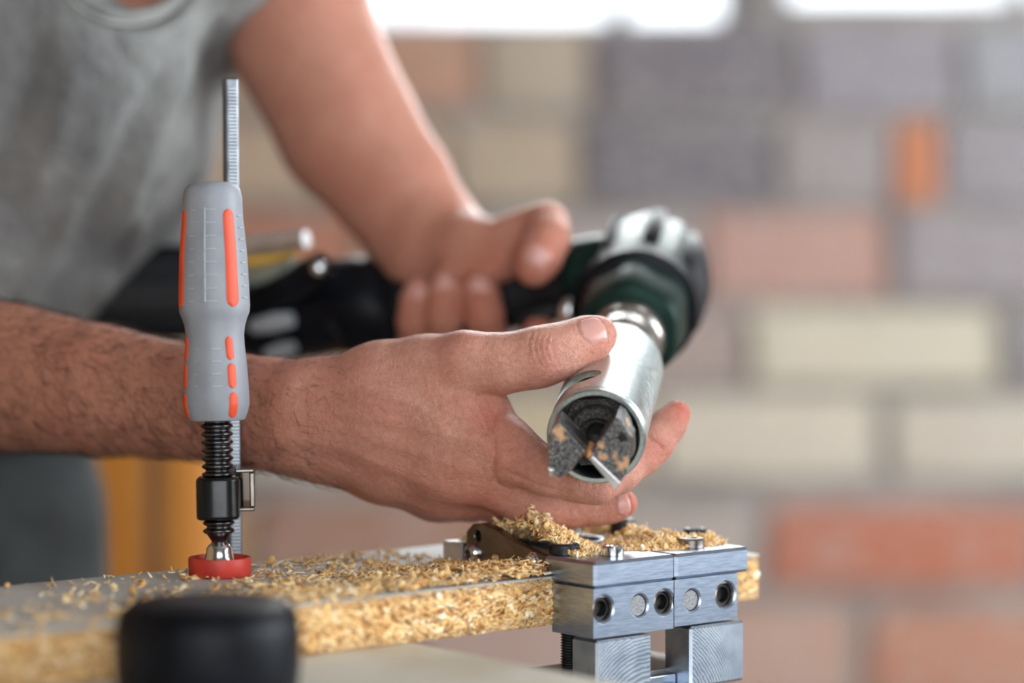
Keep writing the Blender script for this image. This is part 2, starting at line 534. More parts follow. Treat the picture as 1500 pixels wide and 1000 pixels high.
# ------------------------------------------------------------------ implicit-surface modelling (arms, hands, clothes)
class Field:
    def __init__(self, lo, hi, h):
        self.h = h
        self.lo = np.asarray(lo, float)
        self.n = np.ceil((np.asarray(hi) - self.lo) / h).astype(int) + 1
        self.ax = [(self.lo[i] + np.arange(self.n[i]) * h).astype(np.float32) for i in range(3)]
        self.D = np.full(self.n, 0.06, np.float32)

    def box(self, lo, hi):
        s = []
        for i in range(3):
            a = int(np.clip(math.floor((lo[i] - self.lo[i]) / self.h), 0, self.n[i]))
            b = int(np.clip(math.ceil((hi[i] - self.lo[i]) / self.h) + 1, 0, self.n[i]))
            s.append(slice(a, b))
        return tuple(s)

    def pts(self, s):
        return (self.ax[0][s[0]][:, None, None], self.ax[1][s[1]][None, :, None], self.ax[2][s[2]][None, None, :])

    def blend(self, s, d, k, sub=False):
        D = self.D[s]
        if sub:
            d = -d
            h = np.clip(0.5 - 0.5 * (D - d) / k, 0, 1)
            self.D[s] = D + (d - D) * h + k * h * (1 - h)
        else:
            h = np.clip(0.5 + 0.5 * (D - d) / k, 0, 1)
            self.D[s] = D + (d - D) * h - k * h * (1 - h)

    def cone(self, a, b, ra, rb, k=0.006, n=None, f=(1, 1), sub=False):
        """tapered capsule, optionally flattened along n by factors f at its two ends"""
        a = np.asarray(a, float)
        b = np.asarray(b, float)
        R = max(ra, rb) + 0.03 + k
        s = self.box(np.minimum(a, b) - R, np.maximum(a, b) + R)
        X, Y, Z = self.pts(s)
        if X.size * Y.size * Z.size == 0:
            return
        ab = (b - a).astype(np.float32)
        L2 = float(ab @ ab) + 1e-12
        qx, qy, qz = X - np.float32(a[0]), Y - np.float32(a[1]), Z - np.float32(a[2])
        t = np.clip((qx * ab[0] + qy * ab[1] + qz * ab[2]) / L2, 0, 1)
        qx, qy, qz = qx - t * ab[0], qy - t * ab[1], qz - t * ab[2]
        q2 = qx * qx + qy * qy + qz * qz
        r = ra + (rb - ra) * t
        if n is not None:
            n = nrm(n).astype(np.float32)
            dn = qx * n[0] + qy * n[1] + qz * n[2]
            fl = f[0] + (f[1] - f[0]) * t
            q = np.sqrt(q2 + dn * dn * (1 / (fl * fl) - 1))
            d = (q - r) * np.sqrt(q2 + 1e-10) / (q + 1e-5)
        else:
            d = np.sqrt(q2) - r
        self.blend(s, d.astype(np.float32), k, sub)

    def chain(self, pts, k=0.006, n=None, f=None):
        """pts: rows (point, radius)"""
        for i in range(len(pts) - 1):
            ff = (1, 1) if f is None else (f[i], f[i + 1])
            self.cone(pts[i][0], pts[i + 1][0], pts[i][1], pts[i + 1][1], k, n, ff)

    def ball(self, c, r, k=0.006, axes=None, sub=False):
        """ellipsoid: axes = three unit rows, r = three radii"""
        c = np.asarray(c, float)
        r = np.asarray(r, float) * np.ones(3)
        R = r.max() + 0.03 + k
        s = self.box(c - R, c + R)
        X, Y, Z = self.pts(s)
        if X.size * Y.size * Z.size == 0:
            return
        A = np.eye(3) if axes is None else np.asarray(axes)
        q = (X - np.float32(c[0]), Y - np.float32(c[1]), Z - np.float32(c[2]))
        k0 = 0
        k1 = 0
        for i in range(3):
            e = q[0] * np.float32(A[i][0]) + q[1] * np.float32(A[i][1]) + q[2] * np.float32(A[i][2])
            k0 = k0 + (e / r[i]) ** 2
            k1 = k1 + (e / r[i] ** 2) ** 2
        k0 = np.sqrt(k0)
        d = k0 * (k0 - 1) / (np.sqrt(k1) + 1e-6)
        self.blend(s, d.astype(np.float32), k, sub)

    def union(self, other, k):
        D, d = self.D, other.D
        h = np.clip(0.5 + 0.5 * (D - d) / k, 0, 1)
        self.D = D + (d - D) * h - k * h * (1 - h)

    def mesh(self):
        return surface_nets(self.D, self.lo, self.h)


def surface_nets(D, lo, h):
    ins = D < 0
    c = np.zeros(tuple(np.array(D.shape) - 1), np.uint8)
    for i in (0, 1):
        for j in (0, 1):
            for q in (0, 1):
                c += ins[i:D.shape[0] - 1 + i, j:D.shape[1] - 1 + j, q:D.shape[2] - 1 + q]
    act = (c > 0) & (c < 8)
    idx = np.argwhere(act)
    vid = np.full(act.shape, -1, np.int32)
    vid[act] = np.arange(len(idx), dtype=np.int32)
    acc = np.zeros((len(idx), 3))
    cnt = np.zeros(len(idx))
    corners = [(i, j, q) for i in (0, 1) for j in (0, 1) for q in (0, 1)]
    val = {o: D[idx[:, 0] + o[0], idx[:, 1] + o[1], idx[:, 2] + o[2]].astype(np.float64) for o in corners}
    for o in corners:
        for ax in range(3):
            if o[ax] == 0:
                e = list(o)
                e[ax] = 1
                e = tuple(e)
                a, b = val[o], val[e]
                m = (a < 0) != (b < 0)
                t = np.where(m, a / np.where(m, a - b, 1), 0)
                p = np.array(o, float)[None, :].repeat(len(idx), 0)
                p[:, ax] += t
                acc[m] += p[m]
                cnt[m] += 1
    V = (idx + acc / cnt[:, None]) * h + lo
    Q = []
    for ax in range(3):
        u, w = (ax + 1) % 3, (ax + 2) % 3
        sl0 = [slice(None)] * 3
        sl1 = [slice(None)] * 3
        sl0[ax] = slice(0, -1)
        sl1[ax] = slice(1, None)
        diff = ins[tuple(sl0)] != ins[tuple(sl1)]
        e = np.argwhere(diff)
        ok = (e[:, u] > 0) & (e[:, w] > 0) & (e[:, u] < D.shape[u] - 1) & (e[:, w] < D.shape[w] - 1)
        e = e[ok]
        flip = ins[e[:, 0], e[:, 1], e[:, 2]]

        def cell(du, dw):
            g = e.copy()
            g[:, u] += du
            g[:, w] += dw
            return vid[g[:, 0], g[:, 1], g[:, 2]]
        q = np.stack([cell(-1, -1), cell(0, -1), cell(0, 0), cell(-1, 0)], 1)
        q[~flip] = q[~flip][:, ::-1]
        Q.append(q)
    return V, np.vstack(Q)


def vnormals(V, Q):
    a, b, c, d = V[Q[:, 0]], V[Q[:, 1]], V[Q[:, 2]], V[Q[:, 3]]
    fn = np.cross(c - a, d - b)
    N = np.zeros_like(V)
    for i in range(4):
        for x in range(3):
            N[:, x] += np.bincount(Q[:, i], fn[:, x], len(V))
    return N / (np.linalg.norm(N, axis=1)[:, None] + 1e-12)


def relax(V, Q, it, w=0.5):
    E = np.vstack([Q[:, [0, 1]], Q[:, [1, 2]], Q[:, [2, 3]], Q[:, [3, 0]]])
    deg = np.bincount(E[:, 0], minlength=len(V)) + np.bincount(E[:, 1], minlength=len(V))
    for _ in range(it):
        S = np.zeros_like(V)
        for x in range(3):
            S[:, x] = np.bincount(E[:, 0], V[E[:, 1], x], len(V)) + np.bincount(E[:, 1], V[E[:, 0], x], len(V))
        V = V + w * (S / np.maximum(deg, 1)[:, None] - V)
    return V


def polydist(P2, line):
    """distance of 2-D points to a polyline, and the parameter 0..1 along it"""
    best = np.full(len(P2), 1e9)
    par = np.zeros(len(P2))
    line = np.asarray(line, float)
    n = len(line) - 1
    for i in range(n):
        a, b = line[i], line[i + 1]
        ab = b - a
        t = np.clip(((P2 - a) @ ab) / (ab @ ab + 1e-9), 0, 1)
        dd = np.linalg.norm(P2 - (a + t[:, None] * ab), axis=1)
        m = dd < best
        best[m] = dd[m]
        par[m] = (i + t[m]) / n
    return best, par

# ================================================================== the setting
ZB = CAMZ - 0.147            # top of the clamped board
ZT = ZB - 0.0235             # bench top
WD = 2.95                    # distance of the brick wall
tag(obj('floor', *boxuv(np.array([0, 0, 0.0]), RGT, np.array([0, 1.0, 0]), EZ, (-2.4, 2.52), (-1.32, 3.3), (-0.05, 0.0)), M['concrete']), kind='structure')
EY = np.array([0.0, 1.0, 0.0])
RM = np.zeros(3)


def multi_box(name, boxes, mat):
    VV_, FF_ = [], []
    for bx_ in boxes:
        v_, f_ = boxuv(RM, RGT, EY, EZ, *bx_)
        n_ = len(VV_)
        VV_ += v_
        FF_ += [tuple(i_ + n_ for i_ in g_) for g_ in f_]
    return tag(obj(name, VV_, FF_, mat), kind='structure')


multi_box('wall_left', [((-2.4, -2.28), (-1.2, 3.3), (0.0, 2.9))], M['brownwall'])
multi_box('ceiling', [((-2.4, 2.52), (-1.32, 3.3), (2.9, 2.95))], M['plaster'])
multi_box('wall_right', [((2.4, 2.52), (-1.2, 3.3), (0.0, 1.05)), ((2.4, 2.52), (-1.2, 3.3), (2.45, 2.9)), ((2.4, 2.52), (-1.2, -0.1), (1.05, 2.45)), ((2.4, 2.52), (2.2, 3.3), (1.05, 2.45))], M['plaster'])
multi_box('wall_front', [((-2.4, 2.52), (-1.32, -1.2), (0.0, 0.30)), ((-2.4, 2.52), (-1.32, -1.2), (2.28, 2.9)), ((-2.4, -0.65), (-1.32, -1.2), (0.30, 2.28)), ((1.35, 2.52), (-1.32, -1.2), (0.30, 2.28))], M['plaster'])
YW = P(750, 390, WD)[1]
WINS = [(470, 1104, 33), (1134, 1900, 5)]      # left, right and sill row of the two windows
wz1 = P(750, 33, WD)[2] + 1.0
V, F = [], []


def addbox(x, y, z):
    v, f = boxuv(np.zeros(3), RGT, np.array([0, 1.0, 0]), EZ, x, y, z)
    o = len(V)
    V.extend(v)
    F.extend([tuple(i + o for i in g) for g in f])


yb = YW + 0.012
xl = -2.4
for a_, b_, c_ in WINS:
    xa, xb, zs = P(a_, 0, WD)[0], P(b_, 0, WD)[0], P(0, c_, WD)[2]
    addbox((xl, xa), (yb, yb + 0.22), (0, 2.9))
    addbox((xa, xb), (yb, yb + 0.22), (0, zs))
    addbox((xa, xb), (yb, yb + 0.22), (wz1, 2.9))
    xl = xb
addbox((xl, 2.4), (yb, yb + 0.22), (0, 2.9))
wall = tag(obj('wall_back', V, F, M['mortar']), kind='structure')


def brick_mesh(seed):
    r = np.random.default_rng(seed)
    bm = bmesh.new()
    bmesh.ops.create_cube(bm, size=1.0)
    bmesh.ops.subdivide_edges(bm, edges=bm.edges[:], cuts=1, use_grid_fill=True)
    for v in bm.verts:
        on = [abs(abs(c) - 0.5) < 1e-4 for c in v.co]
        sh = 0.90 if sum(on) == 3 else (0.955 if sum(on) == 2 else 1.0)
        v.co = Vector((v.co.x * (1 - (1 - sh) * 0.35), v.co.y * sh, v.co.z * sh)) + Vector(r.uniform(-0.018, 0.018, 3))
    me = bpy.data.meshes.new('brick')
    bm.to_mesh(me)
    bm.free()
    me.materials.append(M['brick'])
    return me


BM = [brick_mesh(s) for s in range(5)]


def brick(x0, x1, y0, y1, c):
    o = bpy.data.objects.new('brick', random.choice(BM))
    COL.objects.link(o)
    o.parent = wall
    a, b = P(x0, y1, WD), P(x1, y0, WD)
    prot = random.uniform(-0.004, 0.006)
    o.location = ((a[0] + b[0]) / 2, YW + 0.03 - prot, (a[2] + b[2]) / 2)
    o.scale = (b[0] - a[0], 0.07, b[2] - a[2])
    o.color = lin(c)


ROWS = [(40, 163), (177, 300), (312, 438), (450, 562), (580, 705), (736, 868), (890, 1030), (1046, 1180), (1196, 1330)]
SET = {
    0: [(20, 250, (150, 110, 84)), (262, 530, (182, 150, 120)), (545, 700, (196, 140, 108)), (712, 862, (186, 168, 146)), (878, 1162, (96, 90, 104)), (1174, 1400, (146, 140, 154)), (1412, 1650, (158, 162, 172))],
    1: [(100, 470, (196, 166, 134)), (482, 652, (208, 170, 128)), (664, 846, (190, 168, 140)), (858, 1132, (92, 88, 102)), (1144, 1306, (156, 146, 148)), (1312, 1372, (222, 120, 48)), (1384, 1600, (150, 146, 154))],
    2: [(20, 250, (196, 176, 140)), (262, 515, (190, 104, 54)), (530, 690, (190, 150, 120)), (704, 1022, (172, 160, 158)), (1036, 1300, (198, 146, 130)), (1314, 1560, (156, 146, 152))],
    3: [(140, 470, (190, 170, 136)), (484, 740, (206, 176, 146)), (756, 1086, (170, 148, 140)), (1100, 1462, (226, 216, 190)), (1478, 1700, (150, 148, 152))],
    4: [(60, 330, (190, 156, 112)), (344, 540, (214, 206, 196)), (556, 954, (208, 190, 156)), (968, 1286, (224, 212, 192)), (1306, 1560, (214, 202, 184))],
    5: [(170, 362, (196, 156, 104)), (376, 786, (172, 122, 96)), (800, 1110, (184, 170, 162)), (1126, 1530, (194, 102, 62))],
    6: [(100, 590, (180, 150, 120)), (604, 950, (192, 158, 146)), (964, 1250, (198, 156, 136)), (1276, 1580, (196, 124, 90))],
}
PAL = [(190, 140, 112), (172, 128, 104), (196, 176, 150), (166, 150, 146), (184, 112, 76), (150, 138, 136), (206, 192, 170)]
for ri, (y0, y1) in enumerate(ROWS):
    lst = SET.get(ri, [])
    for x0, x1, c in lst:
        brick(x0, x1, y0 + random.uniform(-4, 4), y1 + random.uniform(-4, 4), c)
    a, b = (lst[0][0], lst[-1][1]) if lst else (640 + 90 * (ri % 2), 640 + 90 * (ri % 2))
    while b < 3100:
        w = random.choice((230, 320, 345))
        brick(b + 14, b + 14 + w, y0, y1, random.choice(PAL))
        b += w + 14
    while a > -1500:
        w = random.choice((230, 320, 345))
        brick(a - 14 - w, a - 14, y0, y1, random.choice(PAL))
        a -= w + 14

# two windows above the wall, each with a mullion
for wi, (a_, b_, c_) in enumerate(WINS):
    xa, xb, zs = P(a_, 0, WD)[0], P(b_, 0, WD)[0], P(0, c_, WD)[2]
    win = tag(obj('window_%d' % (wi + 1), *boxuv(RM, RGT, EY, EZ, (xa, xb), (yb + 0.08, yb + 0.16), (zs - 0.002, zs + 0.012)), M['frame']), kind='structure')
    xm = P(912, 0, WD)[0] if wi == 0 else (xa + xb) / 2
    for x0, x1 in ((xa, xa + 0.03), (xm - 0.013, xm + 0.013), (xb - 0.03, xb)):
        obj('window_frame', *boxuv(RM, RGT, EY, EZ, (x0, x1), (yb + 0.09, yb + 0.15), (zs + 0.012, wz1)), M['frame'], win)
    obj('window_frame', *boxuv(RM, RGT, EY, EZ, (xa, xb), (yb + 0.09, yb + 0.15), (wz1 - 0.04, wz1)), M['frame'], win)
    for x0, x1 in ((xa + 0.03, xm - 0.013), (xm + 0.013, xb - 0.03)):
        obj('pane', *boxuv(RM, RGT, EY, EZ, (x0, x1), (yb + 0.118, yb + 0.122), (zs + 0.012, wz1 - 0.04)), M['glass'], win)

# ------------------------------------------------------------------ orange plank cabinet in the background
CD = 2.25
cabx = [(-260, -120), (-118, 22), (24, 160), (162, 208), (238, 290)]
cab = empty('plank_cabinet', (P(100, 0, CD)[0], P(100, 0, CD)[1], 0), 'orange varnished upright plank cabinet behind the forearm, beside the trousers', 'cabinet')
ctop = P(100, 560, CD)[2]
yc = P(100, 500, CD)[1]
for a, b in cabx:
    obj('plank', *boxuv(np.zeros(3), RGT, np.array([0, 1.0, 0]), EZ, (P(a, 0, CD)[0], P(b, 0, CD)[0]), (yc, yc + 0.025), (0.0, ctop)), M['plank'], cab, bevel=0.003)
obj('post', *boxuv(np.zeros(3), RGT, np.array([0, 1.0, 0]), EZ, (P(208, 0, CD)[0], P(238, 0, CD)[0]), (yc + 0.004, yc + 0.03), (0.0, ctop)), M['post'], cab)
obj('back_panel', *boxuv(np.zeros(3), RGT, np.array([0, 1.0, 0]), EZ, (P(-260, 0, CD)[0], P(290, 0, CD)[0]), (yc + 0.031, yc + 0.25), (0.0, ctop)), M['plank'], cab)

# ================================================================== bench and clamped board
T0 = G(620, 942, ZT)
bench = empty('workbench', (T0[0] - 0.5, T0[1], 0), 'pale worn workbench carrying the particle board, bottom of picture', 'workbench')
# bench top: its right-hand edge runs across the board direction
for i in range(3):
    obj('top_plank', *boxuv(T0 + EZ * 0, EU, EV, EZ, (-0.42 * (i + 1) + 0.001, -0.42 * i - 0.001), (-0.95, 0.132), (-0.045, 0.0)), M['bench'], bench, bevel=0.002)
for a in (-1.2, -0.08):
    for b in (-0.9, 0.07):
        obj('leg', *boxuv(np.array([T0[0], T0[1], 0]), EU, EV, EZ, (a - 0.04, a + 0.04), (b - 0.04, b + 0.04), (0.0, ZT - 0.045)), M['benchleg'], bench, bevel=0.003)
obj('apron', *boxuv(np.array([T0[0], T0[1], 0]), EU, EV, EZ, (-1.2, -0.08), (0.055, 0.085), (ZT - 0.15, ZT - 0.045)), M['benchleg'], bench)

B0 = G(800, 845, ZB)                       # board front-top edge where the jig starts
bend = 0.0
for a in np.linspace(0.05, 0.3, 500):      # board end: seen at x = 1112
    if project(B0 + EU * a)[0] > 1112:
        bend = a
        break
BW = 0.136
board = empty('particle_board', B0 + EU * (bend - 0.4) + EV * BW / 2 - EZ * 0.0235, 'grey faced particle board with raw chip edge clamped on the bench', 'board')
obj('core', *boxuv(B0, EU, EV, EZ, (-0.62, bend), (0.0, BW), (-0.0232, -0.0008)), M['core'], board, bevel=0.0006, segs=1)
obj('top_face', *boxuv(B0, EU, EV, EZ, (-0.62, bend), (0.0, BW), (-0.0010, 0.0)), M['boardface'], board)


def flakes(name, pos, nor, length, mat, parent=None, origin=None, flatness=0.35, seed=1, curl=0.35, dirs=None, tone=None, wid=(0.18, 0.58)):
    """many little bent chips in one mesh; pos Nx3, nor Nx3, length N"""
    r = np.random.default_rng(seed)
    n = len(pos)
    d = r.normal(size=(n, 3)) if dirs is None else dirs + 0.35 * r.normal(size=(n, 3))
    nn = nor + flatness * r.normal(size=(n, 3))
    nn /= np.linalg.norm(nn, axis=1)[:, None]
    d = d - nn * (d * nn).sum(1)[:, None]
    d /= np.linalg.norm(d, axis=1)[:, None] + 1e-9
    w = np.cross(nn, d)
    L = length[:, None]
    W = L * r.uniform(*wid, (n, 1))
    cu = L * curl * r.uniform(-0.5, 0.6, (n, 1))
    Vs = []
    for s, lift, ww in ((-0.5, 1, 0.7), (-0.17, 0.1, 1.0), (0.17, 0.0, 0.9), (0.5, 0.8, 0.45)):
        for sg in (-0.5, 0.5):
            Vs.append(pos + d * L * s + nn * cu * lift + w * W * sg * ww + w * W * r.uniform(-0.2, 0.2, (n, 1)))
    top = np.stack(Vs, 1)
    th = np.minimum(L * 0.08, 0.00035)[:, None, :]
    bot = top - nn[:, None, :] * th
    A = np.concatenate([top, bot], 1)          # n x 16
    V = A.reshape(-1, 3)
    loc = [(0, 1, 3, 2), (2, 3, 5, 4), (4, 5, 7, 6), (8, 10, 11, 9), (10, 12, 13, 11), (12, 14, 15, 13),
           (0, 2, 10, 8), (2, 4, 12, 10), (4, 6, 14, 12), (1, 9, 11, 3), (3, 11, 13, 5), (5, 13, 15, 7), (0, 8, 9, 1), (6, 7, 15, 14)]
    Q = (np.array(loc)[None] + (np.arange(n) * 16)[:, None, None]).reshape(-1, 4)
    base = ORIGIN[parent] if parent is not None else np.asarray(origin, float)
    me = fast_mesh(name, V - base, Q)
    at = me.attributes.new('tone', 'FLOAT', 'POINT')
    t = np.clip(r.normal(0.52, 0.24, n), 0, 1) if tone is None else tone
    at.data.foreach_set('value', np.repeat(t, 16).astype(np.float32))
    return link(name, me, mat, parent, base)


# chips that stand proud of the sawn front edge
n = 7000
a = RNG.uniform(-0.42, bend - 0.0042, n)
c = RNG.uniform(-0.0228, -0.0008, n)
den = np.abs(c + 0.0118) / 0.0118            # finer and denser skins, coarse middle
ln = np.where(den > 0.62, RNG.uniform(0.0012, 0.0030, n), RNG.uniform(0.0030, 0.0095, n))
pos = B0 + a[:, None] * EU + c[:, None] * EZ - EV * RNG.uniform(0.0000, 0.0009, n)[:, None]
tag(flakes('edge_chip', pos, np.tile(-EV, (n, 1)), ln, M['flake'], board, flatness=0.22, seed=3, curl=0.06, wid=(0.12, 0.32),
           dirs=np.tile(EU, (n, 1)) * np.where(RNG.random(n) < 0.5, 1, -1)[:, None], tone=np.clip(RNG.normal(0.45, 0.27, n), 0, 1)), kind='stuff')

# ================================================================== hinge jig on the board's edge
ZP = 0.0095                                   # plate top above the board
J0 = G(872, 824, ZB + ZP)
J0 = J0 - EZ * ZP                             # front-left corner at board-top level
b_edge = (B0 - J0) @ EV                       # where the board edge starts behind the jig front
jig = empty('drilling_jig', J0 + EU * 0.05 + EV * 0.08, 'milled aluminium drilling jig with bolts gripping the board edge', 'jig')


def JB(name, a, b, c, mat, parent=None, bevel=0.0006, segs=2):
    return obj(name, *boxuv(J0, EU, EV, EZ, a, b, c), mat, parent or jig, bevel=bevel, segs=segs)


def hit_front(px, py, b=0.0):
    """(a, c) of the jig's front plane under a pixel"""
    r = P(px, py, 1.0) - CAM
    t = ((J0 + EV * b - CAM) @ EV) / (r @ EV)
    q = CAM + r * t - J0
    return q @ EU, q @ EZ


AW = hit_front(1098, 801)[0]
AS = hit_front(990, 812)[0]
zb_ = -0.0030
hc = J0 + EU * (AW * 0.47) + EV * (b_edge + 0.046)    # drill hole centre
hole = lathe([(-0.03, 0.0205), (0.03, 0.0205)], hc, EZ, 48)
p1 = JB('top_plate', (0.0, AS - 0.0002), (0.0, b_edge + 0.006), (zb_ + 0.0002, ZP), M['aluminium'], bevel=0.0015, segs=1)
p2 = JB('top_plate', (AS + 0.0002, AW), (0.0, b_edge + 0.006), (zb_ + 0.0002, ZP), M['aluminium'], bevel=0.0015, segs=1)
ring = JB('guide_plate', (0.009, AW - 0.006), (b_edge + 0.0065, b_edge + 0.090), (0.0003, ZP - 0.0008), M['dusty'], bevel=0.0006)
cut(ring, [hole])
obj('guide_bushing', *lathe([(0.0004, 0.0203), (0.0004, 0.0190), (ZP + 0.0012, 0.0190), (ZP + 0.0012, 0.0203)], hc, EZ, 48, closed=False), M['aluminium'], jig, smooth=30)
A2 = hit_front(1083, 880)[0]
blk = 0.0012
m1 = JB('clamp_bar', (0.0, AS - 0.0003), (blk, b_edge - 0.0006), (-0.0262, zb_), M['aluminium'], bevel=0.0014, segs=1)
m2 = JB('clamp_bar', (AS + 0.0002, A2), (blk, b_edge - 0.0006), (-0.0255, zb_), M['aluminium'], bevel=0.0014, segs=1)
holes = [((884, 892), 0.0062, 's'), ((937, 887), 0.0052, 'p'), ((973, 882), 0.0060, 's'), ((1014, 879), 0.0052, 'p'), ((1063, 871), 0.0064, 's')]
for (px, py), r, kind in holes:
    a, c = hit_front(px, py, blk)
    c0 = J0 + EU * a + EZ * c + EV * blk
    tgt = m1 if a < AS else m2
    if a - r < AS < a + r:
        r = abs(AS - a) - 0.0003
    cut(tgt, [lathe([(-0.002, r + 0.0012), (0.0, r + 0.0009), (0.0008, r), (0.010, r)], c0, EV, 40)])
    if kind == 's':
        s = obj('socket_screw', *lathe([(0.0030, r * 0.97), (0.0022, r * 0.93), (0.0022, r * 0.62), (0.0060, r * 0.56), (0.0062, 0.0005)], c0, EV, 40, closed=False), M['blacksteel'], jig, smooth=35)
        obj('hex_recess', *lathe([(0.0055, r * 0.60), (0.0085, r * 0.60)], c0, EV, 6), M['void'], s)
        obj('rim', *lathe([(0.0011, r * 0.99), (0.0006, r * 0.90), (0.0014, r * 0.80), (0.0028, r * 0.82)], c0, EV, 40, closed=False), M['steel'], s, smooth=60)
    else:
        obj('dowel_pin', *lathe([(0.0012, r * 0.02), (0.0012, r * 0.92), (0.0018, r * 0.99), (0.0095, r * 0.99)], c0, EV, 40), M['pin'], jig, smooth=30)
# lower blocks
al = hit_front(955, 950)[0]
ar0, ar1 = hit_front(1012, 950)[0], hit_front(1091, 950)[0]
JB('lower_block', (0.001, al), (0.0, 0.018), (-0.0560, -0.0272), M['milled'], bevel=0.0010, segs=1)
JB('lower_block', (ar0, ar1), (0.0, 0.019), (-0.0560, -0.0264), M['milled'], bevel=0.0012, segs=1)
JB('bridge', (al + 0.0002, ar0 - 0.0002), (0.010, 0.019), (-0.0560, -0.0500), M['aluminium'])
sc = J0 + EU * (al + 0.012) + EV * 0.024
obj('thumb_screw', *lathe([(-0.056, 0.006), (-0.047, 0.007), (-0.0445, 0.006), (-0.0435, 0.003)], sc, EZ, 32), M['steel'], jig, smooth=35)
ts = J0 + EU * 0.0065 + EV * (b_edge + 0.002)
pr = []
for i in range(23):
    z = -0.0262 - i * 0.0013
    pr += [(z, 0.0046), (z - 0.0005, 0.0037), (z - 0.0009, 0.0037)]
obj('threaded_rod', *lathe(pr[::-1], ts - EV * 0.008, EZ, 24), M['blacksteel'], jig, smooth=30)
JB('lower_jaw', (0.004, A2 - 0.003), (b_edge - 0.014, b_edge + 0.03), (-0.0560, -0.0485), M['steel'])
# side link of dark steel with two dome-head bolts, and the rear bar
q = lambda b, c: J0 + EU * 0.0005 + EV * b + EZ * c
lb = b_edge + 0.0085
prof = [(lb - 0.004, 0.0004), (lb - 0.004, 0.0085), (lb + 0.004, 0.0100), (lb + 0.020, 0.0135), (lb + 0.034, 0.0188), (lb + 0.044, 0.0212), (lb + 0.052, 0.0200), (lb + 0.057, 0.0160), (lb + 0.057, 0.0004)]
lk = obj('side_link', *prism([q(b, c) for b, c in prof], EU * 0.006), M['steel'], jig, bevel=0.0009)
cut(lk, [lathe([(-0.004, 0.0027), (0.0045, 0.0027)], q(lb + 0.048, 0.0145), EU, 24)])
obj('link_hole', *lathe([(0.0040, 0.0026), (0.0046, 0.0026)], q(lb + 0.048, 0.0145), EU, 24), M['void'], lk)
for b, c, r in ((lb + 0.0505, 0.0056, 0.0052), (lb + 0.0060, 0.0052, 0.0052)):
    bo = obj('button_bolt', *lathe([(0.0005, r), (-0.0012, r * 0.98), (-0.0030, r * 0.80), (-0.0042, r * 0.5), (-0.0042, r * 0.45), (-0.0030, r * 0.42), (-0.0028, 0.0002)], q(b, c), EU, 32), M['chrome'], jig, smooth=40)
    obj('hex_recess', *lathe([(-0.0031, r * 0.42), (-0.0033, r * 0.40)], q(b, c), EU, 6), M['void'], bo)
JB('rear_bar', (-0.001, 0.055), (lb + 0.0585, lb + 0.0735), (0.0004, 0.0100), M['dusty'])
# screws standing on the plates
for px, py, r, h, mt, z0 in ((827, 811, 0.0073, 0.0052, 'blacksteel', ZP), (897, 813, 0.0056, 0.0046, 'chrome', ZP), (757, 803, 0.0066, 0.0044, 'blacksteel', ZP - 0.0008),
                             (912, 784, 0.0066, 0.0085, 'blacksteel', ZP - 0.0008), (1012, 801, 0.0068, 0.0046, 'steel', ZP), (1018, 790, 0.0060, 0.0058, 'blacksteel', ZP - 0.0008),
                             (838, 784, 0.006, 0.005, 'steel', ZP - 0.0008)):
    g = G(px, py, ZB + z0)
    bo = obj('cap_screw', *lathe([(0.0002, r), (h - 0.0008, r), (h, r - 0.0008), (h, r * 0.55), (h - 0.002, r * 0.5), (h - 0.002, 0.0002)], g, EZ, 36), M[mt], jig, smooth=35)
    obj('hex_recess', *lathe([(h - 0.0022, r * 0.5), (h - 0.0019, r * 0.5)], g, EZ, 6), M['void'], bo)

# ------------------------------------------------------------------ sawdust


def heap(name, cx, n, hfun, area_fn, z0, label, seed, lmin, lmax, curl=0.4):
    """loose chips piled by a height function of position on the board plane"""
    r = np.random.default_rng(seed)
    pts = []
    while len(pts) < n:
        a, b = area_fn(r)
        h = hfun(a, b)
        if h <= 0:
            continue
        p = J0 + EU * a + EV * b
        t = r.random()
        zz = z0(a, b) + h * (1 - t * t * 0.5)
        pts.append((p[0], p[1], ZB + zz))
    pos = np.array(pts)
    nor = np.tile(EZ, (n, 1))
    base = pos.mean(0)
    base[2] = pos[:, 2].min()
    o = flakes(name, pos, nor, r.uniform(lmin, lmax, n) * r.uniform(0.5, 1, n), M['flake'], None, base, flatness=0.75, seed=seed, curl=curl)
    return tag(o, label, 'sawdust', None, 'stuff')


def jab(px, py, z):
    q = G(px, py, ZB + z) - J0
    return q @ EU, q @ EV


def solid_heap(name, fn, rng_a, rng_b, n, base_z, label, seed, lmin, lmax):
    """a closed mound under the chips plus the chips, one stuff object"""
    r = np.random.default_rng(seed)
    aa = r.uniform(*rng_a, n * 4)
    bb = r.uniform(*rng_b, n * 4)
    hh = fn(aa, bb)
    keep = hh > 0.0004
    aa, bb, hh = aa[keep][:n], bb[keep][:n], hh[keep][:n]
    m = len(aa)
    gz = base_z(aa, bb)
    pos = J0 + aa[:, None] * EU + bb[:, None] * EV + (gz + hh * r.uniform(0.55, 1.0, m) + 0.0006)[:, None] * EZ
    e = 0.0008
    gx = (fn(aa + e, bb) - fn(aa - e, bb)) / (2 * e)
    gy = (fn(aa, bb + e) - fn(aa, bb - e)) / (2 * e)
    nor = EZ[None] - gx[:, None] * EU - gy[:, None] * EV
    nor /= np.linalg.norm(nor, axis=1)[:, None]
    base = pos.mean(0)
    base[2] = pos[:, 2].min()
    o = flakes(name, pos, nor, r.uniform(lmin, lmax, m) * r.uniform(0.5, 1, m), M['flake'], None, base, flatness=0.8, seed=seed, curl=0.4,
               tone=np.clip(r.normal(0.60, 0.24, m), 0, 1))
    return tag(o, label, 'sawdust', None, 'stuff')


